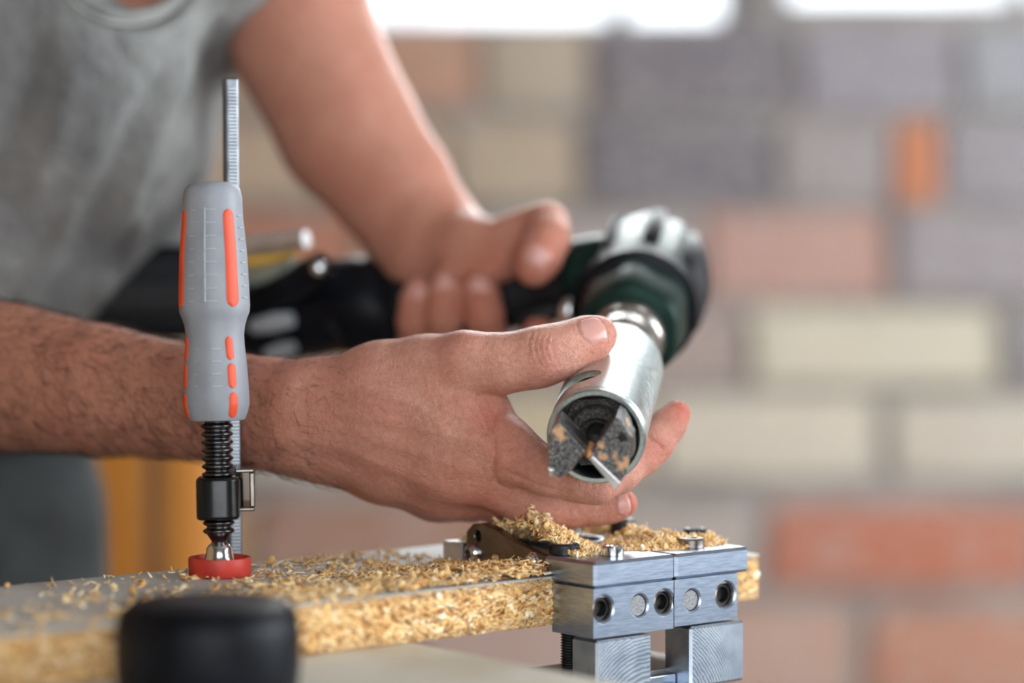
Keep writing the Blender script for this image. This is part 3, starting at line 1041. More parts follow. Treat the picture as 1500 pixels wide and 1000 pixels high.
def bumpf(a0, b0, sa, sb, h, p=2.0):
    return lambda a, b: h * np.exp(-(np.abs((a - a0) / sa) ** p + np.abs((b - b0) / sb) ** p))


def mound(parts, seed):
    r = np.random.default_rng(seed)
    ph = r.uniform(0, 6.28, 6)

    def f(a, b):
        h = sum(p(a, b) for p in parts)
        nz = 0.5 + 0.5 * np.sin(a * 310 + ph[0] + 2 * np.sin(b * 170 + ph[1])) * np.sin(b * 270 + ph[2] + 2 * np.sin(a * 200 + ph[3]))
        return h * (0.72 + 0.45 * nz) - 0.0006
    return f


plate_z = lambda a, b: np.full_like(a, ZP - 0.001)
a1, b1 = jab(770, 806, ZP)
a1 += 0.006
b1 += 0.004
solid_heap('sawdust_heap', mound([bumpf(a1, b1, 0.016, 0.021, 0.0215, 1.4), bumpf(a1 - 0.002, b1 + 0.014, 0.02, 0.026, 0.007), bumpf(a1 + 0.012, b1 - 0.010, 0.012, 0.012, 0.0035)], 1),
           (0.0085, a1 + 0.045), (b1 - 0.04, b1 + 0.05), 4200, plate_z, 'tall peaked heap of pale sawdust on the left of the jig', 11, 0.0022, 0.0058)
a2, b2 = jab(945, 800, ZP)
a3, b3 = jab(1030, 800, ZP)
solid_heap('sawdust_heap', mound([bumpf(a2 + 0.008, b2 + 0.016, 0.011, 0.011, 0.0105, 1.5), bumpf(a3 - 0.012, b3 + 0.012, 0.015, 0.010, 0.0080, 1.5), bumpf(a3 + 0.014, b3 + 0.008, 0.010, 0.008, 0.0045), bumpf((a2 + a3) / 2, (b2 + b3) / 2 + 0.008, 0.03, 0.010, 0.0016)], 2),
           (a2 - 0.02, AW - 0.001), (0.014, b2 + 0.07), 2700, plate_z, 'low spread heap of sawdust on the right of the jig', 12, 0.0022, 0.0062)
a4, b4 = jab(865, 784, ZP)
solid_heap('sawdust_heap', mound([bumpf(a4 - 0.008, b4 + 0.016, 0.018, 0.008, 0.0050), bumpf(a4 + 0.018, b4 + 0.012, 0.014, 0.008, 0.0055)], 3),
           (a4 - 0.04, a4 + 0.05), (b4 - 0.004, b4 + 0.04), 1100, plate_z, 'thin band of sawdust behind the drill hole of the jig', 13, 0.0020, 0.0055)
# loose chips over the board top, thick next to the jig and thinning towards the clamp
r = np.random.default_rng(21)
N = 9000
sa = -np.abs(r.gamma(1.5, 0.062, N)) + 0.006
sb = b_edge + np.where(r.random(N) < 0.75, np.abs(r.normal(0.0, 0.036, N)), r.uniform(0, BW - 0.004, N))
ok = (sa > -0.42) & (sb < b_edge + BW - 0.003)
dens = 0.5 + 0.5 * np.sin(sa * 120 + 3 * np.sin(sb * 90)) * np.sin(sb * 160 + 2 * np.sin(sa * 70))
ok &= r.random(N) < np.clip(0.02 + 1.25 * dens ** 1.3, 0, 1) * np.clip(1.2 + sa * 3.0, 0.04, 1)
sa, sb = sa[ok], sb[ok]
hz = np.clip(1 + sa / 0.14, 0, 1) ** 1.5 * np.exp(-((sb - b_edge - 0.015) / 0.035) ** 2) * 0.0065
pos = J0 + sa[:, None] * EU + sb[:, None] * EV + EZ * (0.0009 + hz * r.uniform(0.1, 1.0, len(sa)))[:, None]
base = pos.mean(0)
base[2] = ZB
tag(flakes('sawdust_scatter', pos, np.tile(EZ, (len(sa), 1)), np.where(r.random(len(sa)) < 0.18, r.uniform(0.004, 0.0085, len(sa)), r.uniform(0.0012, 0.0045, len(sa))), M['flake'], None, base, flatness=0.42, seed=22, curl=0.3, tone=np.clip(r.normal(0.56, 0.24, len(sa)), 0, 1)),
    'loose wood chips scattered over the board between clamp and jig', 'sawdust', None, 'stuff')

# ================================================================== black knob in the foreground
kc = G(305, 1019, ZT)
kn = empty('bench_knob', kc, 'black round plastic knob out of focus at the front of the bench', 'knob')
obj('cap', *lathe([(0.0002, 0.0325), (0.003, 0.0355), (0.012, 0.0368), (0.026, 0.0368), (0.034, 0.0352), (0.0375, 0.0310), (0.0385, 0.024), (0.0385, 0.0005)], kc, EZ, 72,
                  rfun=lambda s, t: 1 - 0.006 * (math.cos(t * 18) > 0.3)), M['blackplastic'], kn, smooth=40)
obj('top_disc', *lathe([(0.0384, 0.020), (0.0392, 0.0195), (0.0392, 0.0003)], kc, EZ, 48), M['rubber'], kn, smooth=40)

# ================================================================== bar clamp
PB = G(322, 843, ZB)                         # pad centre on the board
spt = P(311, 266, PB[1] / FWD[1] * 1.0)
dpad = project(PB)[2]
top_h = P(310.5, 266, dpad)
CA = nrm(top_h - PB)                         # spindle axis, slightly leaning
clamp = empty('bar_clamp', PB, 'grey and orange handled bar clamp standing upright on the board', 'clamp')
S = lambda py: (P(311 + (py - 266) * 11 / 577, py, dpad) - PB) @ CA      # height along the spindle of a pixel row
kx = dpad / FPX
hprof = [(266, 8), (267.5, 26), (271, 36), (278, 41), (290, 43.5), (320, 44.5), (370, 49), (420, 51.3), (448, 52), (458, 51), (466, 47.5), (476, 44.5), (490, 42.5), (505, 43), (530, 45.5), (570, 48), (592, 48.6), (603, 46), (610, 43.5), (615, 41), (616, 30)]
hp = [(S(y), r * kx) for y, r in hprof][::-1]
FACE = lambda s, t: 1 - 0.010 * (1 - math.cos(8 * t)) / 2
handle = obj('handle', *lathe(hp, PB, CA, 96, hint=(0, -1, 0), rfun=FACE), M['handle'], clamp, smooth=40)


def hrad(s):
    ss = [p[0] for p in hp]
    rr = [p[1] for p in hp]
    return float(np.interp(s, ss, rr))


cx_, cy_, ca_ = frame(CA, (0, -1, 0))


def hpt(s, ang, lift=0.0):
    """point on the handle surface; ang in degrees from the camera side, positive to the right"""
    t = math.radians(ang)
    dirv = cx_ * math.cos(t) + RGT_H * math.sin(t)
    return PB + CA * s + dirv * (hrad(s) + lift)


RGT_H = cy_ if cy_[0] > 0 else -cy_


def inlay(y0, y1, w0, w1, ang0, ang1):
    """rounded strip lying on the handle: grid of points across angle and height"""
    ny, nx = 26, 9
    V, F = [], []
    for i in range(ny):
        f = i / (ny - 1)
        y = y0 + (y1 - y0) * (0.5 - 0.5 * math.cos(math.pi * f))
        w = w0 + (w1 - w0) * f
        e = min((y - y0), (y1 - y)) / w
        ww = w * (math.sqrt(max(0.0, 1 - (1 - e) ** 2)) if e < 1 else 1.0)
        ww = max(ww, w * 0.05)
        ang = ang0 + (ang1 - ang0) * f
        for j in range(nx):
            u = -1 + 2 * j / (nx - 1)
            da = math.degrees(ww * u * kx / hrad(S(y)))
            V.append(hpt(S(y), ang + da, 0.0009 * (1 - abs(u) ** 6) - 0.0004))
    for i in range(ny - 1):
        for j in range(nx - 1):
            q = i * nx + j
            F.append((q, q + 1, q + nx + 1, q + nx))
    return obj('orange_inlay', V, F, M['orange'], clamp, smooth=179)


for base_ang in (38, -64, 128, -154):
    inlay(308, 450, 9.5, 12.5, base_ang, base_ang + 1)
    inlay(493, 527, 7, 7.5, base_ang - 3, base_ang - 1)
    inlay(532, 568, 7.5, 8, base_ang - 1, base_ang)
    inlay(574, 611, 8, 8, base_ang, base_ang + 1)


def ridge(y, a0, a1, hgt=1.0):
    V, F = [], []
    nseg = 6
    for i in range(nseg + 1):
        a = a0 + (a1 - a0) * i / nseg
        for dy, l in ((-hgt, -0.0003), (-hgt * 0.5, 0.00045), (hgt * 0.5, 0.00045), (hgt, -0.0003)):
            V.append(hpt(S(y + dy), a, l))
    for i in range(nseg):
        for j in range(3):
            q = i * 4 + j
            F.append((q, q + 1, q + 5, q + 4))
    obj('grip_ridge', V, F, M['ridge'], clamp, smooth=60)


for i in range(8):
    ridge(309 + i * 19, -7, 12)
    ridge(309 + i * 19, -37, -25)
    ridge(318 + i * 17, 60, 74)
for i in range(4):
    ridge(511 + i * 18, 0, 18)
    ridge(511 + i * 18, -33, -26)
V, F = [], []
for i in range(24):
    y = 306 + i * 137 / 23
    for da, l in ((-1.6, -0.0003), (-0.8, 0.0003), (0.8, 0.0003), (1.6, -0.0003)):
        V.append(hpt(S(y), -8 + da, l))
for i in range(23):
    for j in range(3):
        q_ = i * 4 + j
        F.append((q_, q_ + 1, q_ + 5, q_ + 4))
obj('moulding_line', V, F, M['ridge'], clamp, smooth=60)

# threaded spindle, swivel foot, red pad
pr = []
y = 606.0
while y < 775:
    pr += [(S(y), 17.5 * kx), (S(y + 1.6), 18 * kx), (S(y + 3.2), 21.5 * kx), (S(y + 5.0), 23.2 * kx), (S(y + 6.8), 23.2 * kx), (S(y + 8.6), 21.5 * kx), (S(y + 10.2), 18 * kx)]
    y += 11.8
pr += [(S(786), 15 * kx), (S(792), 11 * kx), (S(800), 10 * kx)]
obj('threaded_spindle', *lathe(pr[::-1], PB, CA, 40), M['thread'], clamp, smooth=50)
obj('swivel_foot', *lathe([(S(832), 26 * kx), (S(826), 26 * kx), (S(822), 22.5 * kx), (S(812), 20 * kx), (S(802), 18.5 * kx), (S(797), 15 * kx), (S(794), 11 * kx), (S(793), 2 * kx)], PB, CA, 40), M['chrome'], clamp, smooth=50)
obj('pressure_pad', *lathe([(0.0003, 44 * kx), (0.001, 45.5 * kx), (0.0082, 46 * kx), (0.0090, 45 * kx), (0.0090, 41 * kx), (0.0062, 39.5 * kx), (0.0062, 20 * kx)], PB, EZ, 64), M['redpad'], clamp, smooth=40)
# rail behind the spindle, passing the board's rear edge
db = project(B0 + EV * BW + EU * ((G(340, 826, ZB) - B0) @ EU))[2]
dr = db + 0.010
rt, rb = P(337.3, 115, dr), P(343, 826, dr)
RA = nrm(rt - rb)
rx = nrm(np.array([math.cos(0.30), math.sin(0.30), 0]))
ry = np.cross(RA, rx)
Lr = np.linalg.norm(rt - rb)
hw = 0.0033
rail = obj('rail', *boxuv(rb, rx, ry, RA, (-hw, hw), (-0.0050, 0.0050), (-0.12, Lr)), M['railside'], clamp, bevel=0.0010)
V, F = [], []
nt = 150
for i in range(nt):
    s = Lr - 0.006 - i * 0.0017
    v_, f_ = boxuv(rb, rx, ry, RA, (-hw * 0.55, hw * 0.62), (-0.0058, -0.0046), (s - 0.0005, s + 0.0005))
    v_[0] = v_[0] + RA * 0.0005
    v_[4] = v_[4] + RA * 0.0005
    o_ = len(V)
    V.extend(v_)
    F.extend([tuple(i_ + o_ for i_ in g) for g in f_])
tag(obj('serration', V, F, M['teeth'], rail), kind='stuff')
# sliding arm: black block round the spindle plus steel bracket round the rail
ac = PB + CA * S(729)
ex = nrm(np.array([1.0, 0.10, 0]) - CA * CA[0])
ey = np.cross(CA, ex)
dd_ = dr - dpad
sa_poly = [(-31, 36), (-31.5, -18), (-29, -26), (-20, -31), (-8, -34), (6, -35), (18, -32.5), (27, -27), (31, -18), (31, 36)]
obj('sliding_arm', *prism([ac + ex * x_ * kx + ey * y_ * kx + CA * (S(760) - S(729)) for x_, y_ in sa_poly], CA * (S(698) - S(760))), M['glossblack'], clamp, smooth=50, bevel=0.0016, segs=3)
obj('arm_web', *boxuv(ac, ex, ey, CA, (-0.002, 0.0115), (0.0128, dd_ + 0.012), (S(752) - S(729), S(702) - S(729))), M['glossblack'], clamp, bevel=0.0012)
bx = 43 * kx
for zz in ((S(695) - S(729), S(689) - S(729)), (S(752) - S(729), S(746) - S(729))):
    obj('rail_bracket', *boxuv(ac, ex, ey, CA, (bx - 0.006, bx + 0.0032), (0.010, dd_ + 0.010), zz), M['steel'], clamp, bevel=0.0006)
obj('rail_bracket', *boxuv(ac, ex, ey, CA, (bx + 0.0008, bx + 0.0034), (0.010, dd_ + 0.010), (S(746.2) - S(729), S(694.8) - S(729))), M['steel'], clamp, bevel=0.0006)
# fixed jaw under the board
obj('fixed_jaw', *boxuv(rb - RA * 0.0705, ex, ey, EZ, (-0.012, 0.012), (-dd_ - 0.012, 0.010), (-0.02, 0.0)), M['glossblack'], clamp, bevel=0.002)

# ================================================================== the drill with its guide sleeve and cutter
A0, A1 = P(873, 640, 1.130), P(905, 538, 1.235)
AX = nrm(A1 - A0)
SL = np.linalg.norm(A1 - A0)
RS = 73 * 1.13 / FPX
drill = empty('angle_drill', P(870, 470, 1.36), 'black angle drill with silver sleeve and winged cutter held in both hands', 'drill')
HINT = EZ
sleeve = obj('guide_sleeve', *lathe([(0.052, RS * 0.30), (0.052, RS * 0.86), (0.0008, RS * 0.865), (0.0, RS * 0.885), (0.0, RS * 0.965), (0.0008, RS * 1.0), (0.0034, RS * 1.0), (0.0040, RS * 0.975), (0.0046, RS * 0.975), (0.0052, RS * 0.995),
                                    (SL - 0.001, RS * 0.995), (SL, RS * 0.96), (SL, RS * 0.30)], A0, AX, 96, hint=HINT), M['sleeve'], drill, smooth=30)
sx, sy, sa_ = frame(AX, HINT)
sright = sy if sy[0] > 0 else -sy


def on_sleeve(s, deg, r=1.0):
    t = math.radians(deg)
    return A0 + AX * s + (sx * math.cos(t) + sright * math.sin(t)) * RS * r


# curved slot near the mouth
slot_pts = [on_sleeve(0.0265 - 0.004 * t * t, -40 + 38 * t, 0.98) for t in np.linspace(-1, 1, 21)]
slv, slf = tube(slot_pts, [0.0076 * max(0.35, math.sqrt(max(0.0, 1 - max(0.0, abs(t) - 0.72) ** 2 / 0.0784))) for t in np.linspace(-1, 1, 21)], 20)
cut(sleeve, [(slv, slf)])
sleeve.data.set_sharp_from_angle(angle=math.radians(30))
# dusty hub and bearing inside
HB = A0 + AX * 0.016
obj('hub_plate', *lathe([(0.030, RS * 0.83), (0.010, RS * 0.83), (0.0075, RS * 0.80), (0.0075, RS * 0.72)], A0, AX, 6, hint=sx * 0.9 + sright * 0.45), M['hub'], drill)
obj('bearing_ring', *lathe([(0.018, RS * 0.60), (0.0035, RS * 0.60), (0.0022, RS * 0.56), (0.0022, RS * 0.38), (0.0035, RS * 0.33), (0.018, RS * 0.30)], A0, AX, 64, closed=False), M['hub'], drill, smooth=30)
obj('spindle', *lathe([(-0.012, RS * 0.10), (-0.010, RS * 0.20), (0.03, RS * 0.22)], A0, AX, 32), M['void'], drill, smooth=30)
# cutter: two wings, each a quarter sector of thick plate with a bright ground edge
CT = A0 - AX * 0.021
cen = CT


def cpt(px, py, s=0.0):
    """point of the plane across the axis through the cutter face under a pixel"""
    r = P(px, py, 1.0) - CAM
    o = CT + AX * s
    t = ((o - CAM) @ AX) / (r @ AX)
    return CAM + r * t


wingR = [(864, 664), (903, 610), (912, 617), (920, 632), (924, 650), (923, 672), (917, 694), (909, 706), (898, 699), (868, 674)]
wingL = [(858, 662), (843, 645), (818, 619), (810, 626), (803, 640), (802, 660), (803, 680), (806, 692), (820, 700), (836, 690)]
for w, nm in ((wingR, 'R'), (wingL, 'L')):
    wo = obj('cutter_wing', *prism([cpt(*p) for p in w], AX * 0.018), M['cutter'], drill, bevel=0.0005)
    if nm == 'R':
        obj('cutting_edge', *prism([cpt(862, 671, -0.0012), cpt(868, 668, -0.0012), cpt(909, 707, -0.0012), cpt(902, 718, -0.0012)], AX * 0.010), M['chrome'], wo, bevel=0.0003)
        obj('set_screw', *lathe([(-0.0009, 0.0021), (0.001, 0.0021)], cpt(912, 640), AX, 20), M['blacksteel'], wo, smooth=30)
        obj('side_lip', *prism([cpt(918, 628, 0.001), cpt(927, 640, 0.001), cpt(928, 668, 0.001), cpt(922, 672, 0.001)], AX * 0.012), M['steel'], wo, bevel=0.0004)
    else:
        obj('cutting_edge', *prism([cpt(818, 618, 0.0015), cpt(826, 621, 0.0015), cpt(861, 655, 0.0015), cpt(858, 662, 0.0015)], AX * 0.010), M['hub'], wo, bevel=0.0003)
        obj('spur', *prism([cpt(803, 686, -0.0015), cpt(811, 688, -0.0015), cpt(811, 697, -0.0015), cpt(804, 699, -0.0015)], AX * 0.006), M['chrome'], wo, bevel=0.0003)
obj('centre_point', *lathe([(-0.0050, 0.0002), (-0.0020, 0.0014), (0.004, 0.0024), (0.012, 0.0030)], cpt(862, 664), AX, 14), simple('rusty_point', (170, 96, 48), (222, 170, 120), 0.6, 0.3, 600), drill, smooth=30)
# chuck collar and gear head on the same axis
def ring(name, prof, mat, n=56, par=drill, sm=30, rf=None):
    return obj(name, *lathe(prof, A0, AX, n, hint=HINT, rfun=rf), mat, par, smooth=sm)
ring('chuck_collar', [(SL - 0.002, 0.0150), (SL + 0.004, 0.0180), (SL + 0.018, 0.0184), (SL + 0.0195, 0.0170), (SL + 0.024, 0.0170), (SL + 0.0255, 0.0190), (SL + 0.036, 0.0194), (SL + 0.0375, 0.0182), (SL + 0.042, 0.0182), (SL + 0.044, 0.0202), (SL + 0.054, 0.0206), (SL + 0.056, 0.0190), (SL + 0.066, 0.0190)], M['collar'])
h0 = SL + 0.060
ring('gear_housing', [(h0, 0.0200), (h0 + 0.002, 0.0256), (h0 + 0.006, 0.0276), (h0 + 0.040, 0.0300), (h0 + 0.046, 0.0290)], M['gearhousing'], rf=lambda s, t: 1 + 0.03 * math.cos(6 * t))
ring('rubber_ring', [(h0 + 0.044, 0.0290), (h0 + 0.047, 0.0345), (h0 + 0.062, 0.0352), (h0 + 0.066, 0.0320)], M['blackplastic'])
ring('head_cap', [(h0 + 0.064, 0.0310), (h0 + 0.068, 0.0345), (h0 + 0.110, 0.0362), (h0 + 0.140, 0.0335), (h0 + 0.160, 0.0270), (h0 + 0.170, 0.0180), (h0 + 0.173, 0.0010)], M['gearhousing'], n=10, sm=20)
for d0, d1 in ((4, 20), (46, 128), (-140, -62), (-34, -26), (150, 200)):  # black strips added to darken the window reflection on the cap
    V, F = [], []
    nn_ = 10
    for si, rr_ in ((h0 + 0.067, 0.0350), (h0 + 0.070, 0.0372), (h0 + 0.110, 0.0386), (h0 + 0.138, 0.0362), (h0 + 0.156, 0.0305), (h0 + 0.158, 0.0260)):
        for q_ in range(nn_ + 1):
            t = math.radians(d0 + (d1 - d0) * q_ / nn_)
            V.append(A0 + AX * si + (sx * math.cos(t) + sright * math.sin(t)) * (rr_ if 0 < q_ < nn_ else rr_ - 0.004))
    for i in range(5):
        for q_ in range(nn_):
            a_ = i * (nn_ + 1) + q_
            F.append((a_, a_ + 1, a_ + nn_ + 2, a_ + nn_ + 1))
    obj('cap_glare_mask', V, F, M['rubber'], drill, smooth=50)
# neck, grip, motor body and battery run away to the left
D = [(930, 425, 1.395, 0.026), (880, 412, 1.385, 0.027), (835, 410, 1.385, 0.0225), (795, 422, 1.392, 0.0205), (740, 430, 1.40, 0.0215), (660, 440, 1.415, 0.0215), (600, 450, 1.425, 0.0235)]
sp = spline([(*P(a, b, c), r) for a, b, c, r in D], 40)
obj('neck', *tube(sp[:14, :3], sp[:14, 3], 28), M['gearhousing'], drill, smooth=40)
obj('grip', *tube(sp[13:, :3], sp[13:, 3] * 0.985, 28), M['rubber'], drill, smooth=40)
D = [(600, 452, 1.425, 0.0240), (575, 458, 1.43, 0.0270), (540, 452, 1.435, 0.0300), (500, 448, 1.44, 0.0285), (440, 462, 1.45, 0.0265), (380, 476, 1.46, 0.0250), (330, 484, 1.47, 0.024)]
sp = spline([(*P(a, b, c), r) for a, b, c, r in D], 36)
obj('motor_body', *tube(sp[:, :3], sp[:, 3], 32, 1.0), M['blackplastic'], drill, smooth=40)
bb_ = P(235, 425, 1.50)
obj('battery', *boxuv(bb_, RGT, np.array([0, 1.0, 0]), EZ, (-0.045, 0.062), (-0.03, 0.04), (-0.030, 0.028)), M['blackplastic'], drill, bevel=0.008, segs=3)
obj('battery_latch', *boxuv(bb_, RGT, np.array([0, 1.0, 0]), EZ, (-0.03, 0.02), (-0.034, -0.029), (-0.014, 0.006)), M['rubber'], drill, bevel=0.002)
obj('trigger', *tube([P(762, 470, 1.375), P(790, 462, 1.372), P(818, 452, 1.372)], [0.006, 0.0075, 0.006], 16), M['rubber'], drill, smooth=50)
obj('direction_switch', *tube([P(835, 440, 1.360), P(832, 458, 1.358), P(828, 474, 1.360)], [0.0045, 0.0062, 0.0045], 16), M['chrome'], drill, smooth=50)
obj('body_highlight', *tube([P(372, 478, 1.428), P(402, 472, 1.420), P(428, 468, 1.416)], [0.0045, 0.006, 0.0045], 12), M['highlight_grey'], drill, smooth=50)  # glossy highlights of the body put in as pale strips
obj('body_highlight', *tube([P(392, 520, 1.43), P(412, 514, 1.424), P(430, 508, 1.42)], [0.004, 0.0055, 0.004], 12), M['highlight_grey'], drill, smooth=50)
obj('vent_slot', *tube([P(482, 470, 1.412), P(500, 500, 1.414)], [0.0024, 0.0018], 10), M['rubber'], drill, smooth=50)
# metal levers above the motor body
obj('lever', *tube([P(352, 362, 1.40), P(400, 357, 1.39), P(449, 350, 1.378)], [0.0062, 0.0056, 0.0050], 18), M['satin'], drill, smooth=50)
obj('lever_bracket', *tube([P(340, 410, 1.415), P(380, 402, 1.408), P(432, 384, 1.40)], [0.0085, 0.0085, 0.006], 16, 0.7), M['mint'], drill, smooth=50)
obj('lever_label', *tube([P(358, 383, 1.402), P(395, 378, 1.398), P(436, 367, 1.394)], [0.0032, 0.0032, 0.0026], 10), M['yellow'], drill, smooth=50)
obj('pivot_arm', *tube([P(380, 440, 1.43), P(420, 420, 1.415), P(452, 404, 1.40), P(478, 386, 1.395)], [0.010, 0.011, 0.010, 0.008], 18), M['blackplastic'], drill, smooth=50)
obj('pivot_pin', *lathe([(-0.008, 0.002), (-0.007, 0.0038), (0.004, 0.0042)], P(467, 393, 1.384), np.array([0, 1.0, 0]), 24), M['chrome'], drill, smooth=40)

# ================================================================== the worker
person = empty('person', np.array([P(0, 0, 1.55)[0] - 0.04, 1.62, 0.0]), 'person in grey cotton shirt and charcoal trousers leaning over bench, holding drill with both hands', 'person')


def pr(*rows):
    return [(P(a, b, c), r) for a, b, c, r in rows]


# ---- right arm and hand (in front)
lo = np.minimum(P(-150, 820, 1.34), P(1040, 820, 1.05))
lo[1] = 1.10
hi = np.array([P(1040, 0, 1.3)[0], 1.36, P(0, 410, 1.3)[2]])
lo[0] = P(-60, 0, 1.34)[0]
lo[2] = P(0, 790, 1.3)[2]
HV = 0.00085
f = Field(lo, hi, HV)
toward = np.array([0, 1.0, 0])
f.chain(pr((-260, 515, 1.320, 0.046), (-80, 540, 1.300, 0.0420), (20, 553, 1.285, 0.0385), (150, 571, 1.262, 0.0336), (280, 589, 1.240, 0.0290), (400, 607, 1.220, 0.0282), (465, 611, 1.208, 0.0276)),
        0.003, toward, [0.95, 0.92, 0.92, 0.92, 0.86, 0.74, 0.70])
# back of the hand: metacarpals fanning to the knuckles
f.chain(pr((450, 596, 1.206, 0.0185), (560, 606, 1.190, 0.0190), (660, 626, 1.176, 0.0170), (738, 652, 1.170, 0.0138)), 0.010)
f.chain(pr((450, 616, 1.206, 0.0200), (570, 645, 1.192, 0.0200), (660, 678, 1.182, 0.0180), (738, 706, 1.182, 0.0142)), 0.010)
f.chain(pr((450, 632, 1.210, 0.0200), (570, 672, 1.202, 0.0190), (660, 706, 1.200, 0.0170), (722, 724, 1.204, 0.0135)), 0.010)
f.chain(pr((450, 640, 1.216, 0.0180), (560, 684, 1.218, 0.0160), (640, 715, 1.222, 0.0150), (690, 728, 1.228, 0.0125)), 0.010)
# thumb side mass and web
f.chain(pr((470, 590, 1.206, 0.0200), (560, 566, 1.194, 0.0205), (640, 552, 1.182, 0.0185)), 0.010)
f.chain(pr((600, 590, 1.188, 0.0190), (680, 590, 1.180, 0.0140), (712, 594, 1.180, 0.0070)), 0.010)
f.chain(pr((700, 575, 1.178, 0.0080), (716, 600, 1.180, 0.0075), (738, 632, 1.176, 0.0085)), 0.008)
# thumb
THUMB = pr((545, 562, 1.196, 0.0165), (620, 541, 1.184, 0.0155), (680, 529, 1.172, 0.0138), (712, 531, 1.170, 0.0128), (740, 532, 1.169, 0.0133), (776, 526, 1.168, 0.0131), (797, 521, 1.168, 0.0132), (822, 513, 1.170, 0.0119), (848, 503, 1.174, 0.0108), (866, 496, 1.177, 0.0101), (879, 489, 1.180, 0.0080))
f.chain(THUMB, 0.006)
# index finger curling under the sleeve, its tip beyond
g = Field(lo, hi, HV)
g.chain(pr((730, 654, 1.171, 0.0140), (752, 664, 1.168, 0.0134), (800, 690, 1.164, 0.0112), (846, 702, 1.164, 0.0104), (872, 704, 1.166, 0.0108), (905, 692, 1.174, 0.0098), (940, 668, 1.186, 0.0090), (958, 650, 1.191, 0.0090), (978, 624, 1.197, 0.0082), (992, 606, 1.200, 0.0068)), 0.004)
f.union(g, 0.004)
g = Field(lo, hi, HV)
g.chain(pr((735, 710, 1.182, 0.0135), (760, 724, 1.186, 0.0120), (800, 738, 1.194, 0.0105), (836, 742, 1.200, 0.0098), (872, 742, 1.202, 0.0088), (896, 740, 1.202, 0.0082), (914, 737, 1.201, 0.0068)), 0.004)
f.union(g, 0.0022)
g = Field(lo, hi, HV)
g.chain(pr((722, 724, 1.204, 0.0128), (780, 735, 1.220, 0.0105), (830, 728, 1.236, 0.0098), (868, 708, 1.242, 0.0080), (884, 694, 1.242, 0.0065)), 0.004)
g.chain(pr((690, 728, 1.228, 0.0118), (740, 732, 1.246, 0.0095), (785, 722, 1.260, 0.0085), (815, 706, 1.262, 0.0065)), 0.004)
f.union(g, 0.003)
V1, Q1 = f.mesh()
V1 = relax(V1, Q1, 2, 0.4)
N1 = vnormals(V1, Q1)
px = project(V1)
P2 = px[:, :2]
front = np.clip(-(N1 @ FWD) * 2.5, 0, 1)
disp = np.zeros(len(V1))


def line(pts, w, amp, taper=True):
    """ridge (amp > 0) or crease (amp < 0), width in pixels, height in metres, on the side facing out"""
    global disp
    sp_ = spline(np.asarray(pts, float), 24)
    d_, t_ = polydist(P2, sp_)
    e = np.exp(-(d_ / w) ** 2)
    if taper:
        e = e * np.clip(np.minimum(t_, 1 - t_) * 5 + 0.15, 0, 1)
    disp = disp + amp * e * front


# tendons and veins on the back of the hand
line([(470, 600), (560, 615), (650, 634), (728, 652)], 9, 0.0008)
line([(480, 622), (570, 648), (660, 680), (730, 700)], 9, 0.0007)
line([(500, 560), (560, 575), (620, 600), (660, 640), (700, 668)], 6, 0.0005)
line([(520, 590), (590, 588), (650, 575), (690, 560)], 6, 0.0004)
line([(420, 640), (500, 655), (580, 690), (650, 720)], 7, 0.0005)
line([(500, 545), (580, 528), (660, 512)], 8, 0.0006)
# knuckle bulges
line([(735, 668), (758, 676)], 17, 0.0018, False)
line([(722, 705), (742, 712)], 15, 0.0010, False)
line([(680, 496), (690, 500)], 14, 0.0010, False)
line([(805, 505), (800, 530)], 16, 0.0008, False)
# thumb joint wrinkles
for x0, am in ((777, 0.00042), (786, 0.00060), (794, 0.00065), (802, 0.00055), (811, 0.00040)):
    line([(x0 + 3, 486), (x0 - 2, 500), (x0 - 1, 518), (x0 + 8, 536)], 2.2, -am)
line([(783, 508), (797, 500), (808, 508)], 2.2, -0.0004)
line([(785, 530), (800, 538), (818, 535)], 2.4, -0.0004)
# web folds
line([(700, 586), (712, 604), (716, 620), (724, 634)], 4.5, -0.0014)
line([(716, 590), (724, 606), (722, 622)], 3.5, -0.0012)
line([(690, 600), (700, 618), (716, 640)], 4, -0.0008)
line([(696, 580), (728, 582)], 5, -0.0010)
line([(718, 640), (726, 660), (722, 690), (735, 712)], 5, -0.0009)
line([(760, 640), (764, 655), (756, 668)], 3, -0.0004)
line([(745, 690), (790, 712), (840, 722)], 4, -0.0008)
# finger creases
line([(952, 642), (962, 648), (970, 656)], 2.5, -0.0009, False)
line([(862, 688), (868, 705), (866, 722)], 2.5, -0.0004)
line([(872, 690), (878, 704), (877, 720)], 2.2, -0.0004)
line([(844, 738), (846, 750)], 2.5, -0.0004, False)
# wrist creases
line([(440, 545), (447, 590), (444, 640), (452, 680)], 8, -0.0005)
line([(330, 660), (400, 668), (470, 668), (530, 690)], 9, -0.0009)
line([(300, 560), (380, 555), (450, 565)], 14, 0.0009)
V1 = V1 + N1 * disp[:, None]
N1 = vnormals(V1, Q1)


def nail_patch(V, N, base, tip, wdt, out):
    """nail coordinates: along base->tip (0..1), across (-1..1); out = outward nail direction"""
    ax_ = np.asarray(tip) - np.asarray(base)
    L = np.linalg.norm(ax_)
    ax_ = ax_ / L
    ou = nrm(out - ax_ * (np.asarray(out) @ ax_))
    ac_ = np.cross(ax_, ou)
    q_ = V - base
    u = (q_ @ ax_) / L
    w = (q_ @ ac_) / wdt
    o_ = q_ @ ou
    sd = np.maximum(np.abs(w) - 1, np.maximum(-(u - 0.20 * w * w) , u - 1 + 0.12 * w * w) * L / wdt)
    ok_ = (o_ > -wdt * 0.9) & (N @ ou > 0.15)
    return np.where(ok_, sd, 9.0)


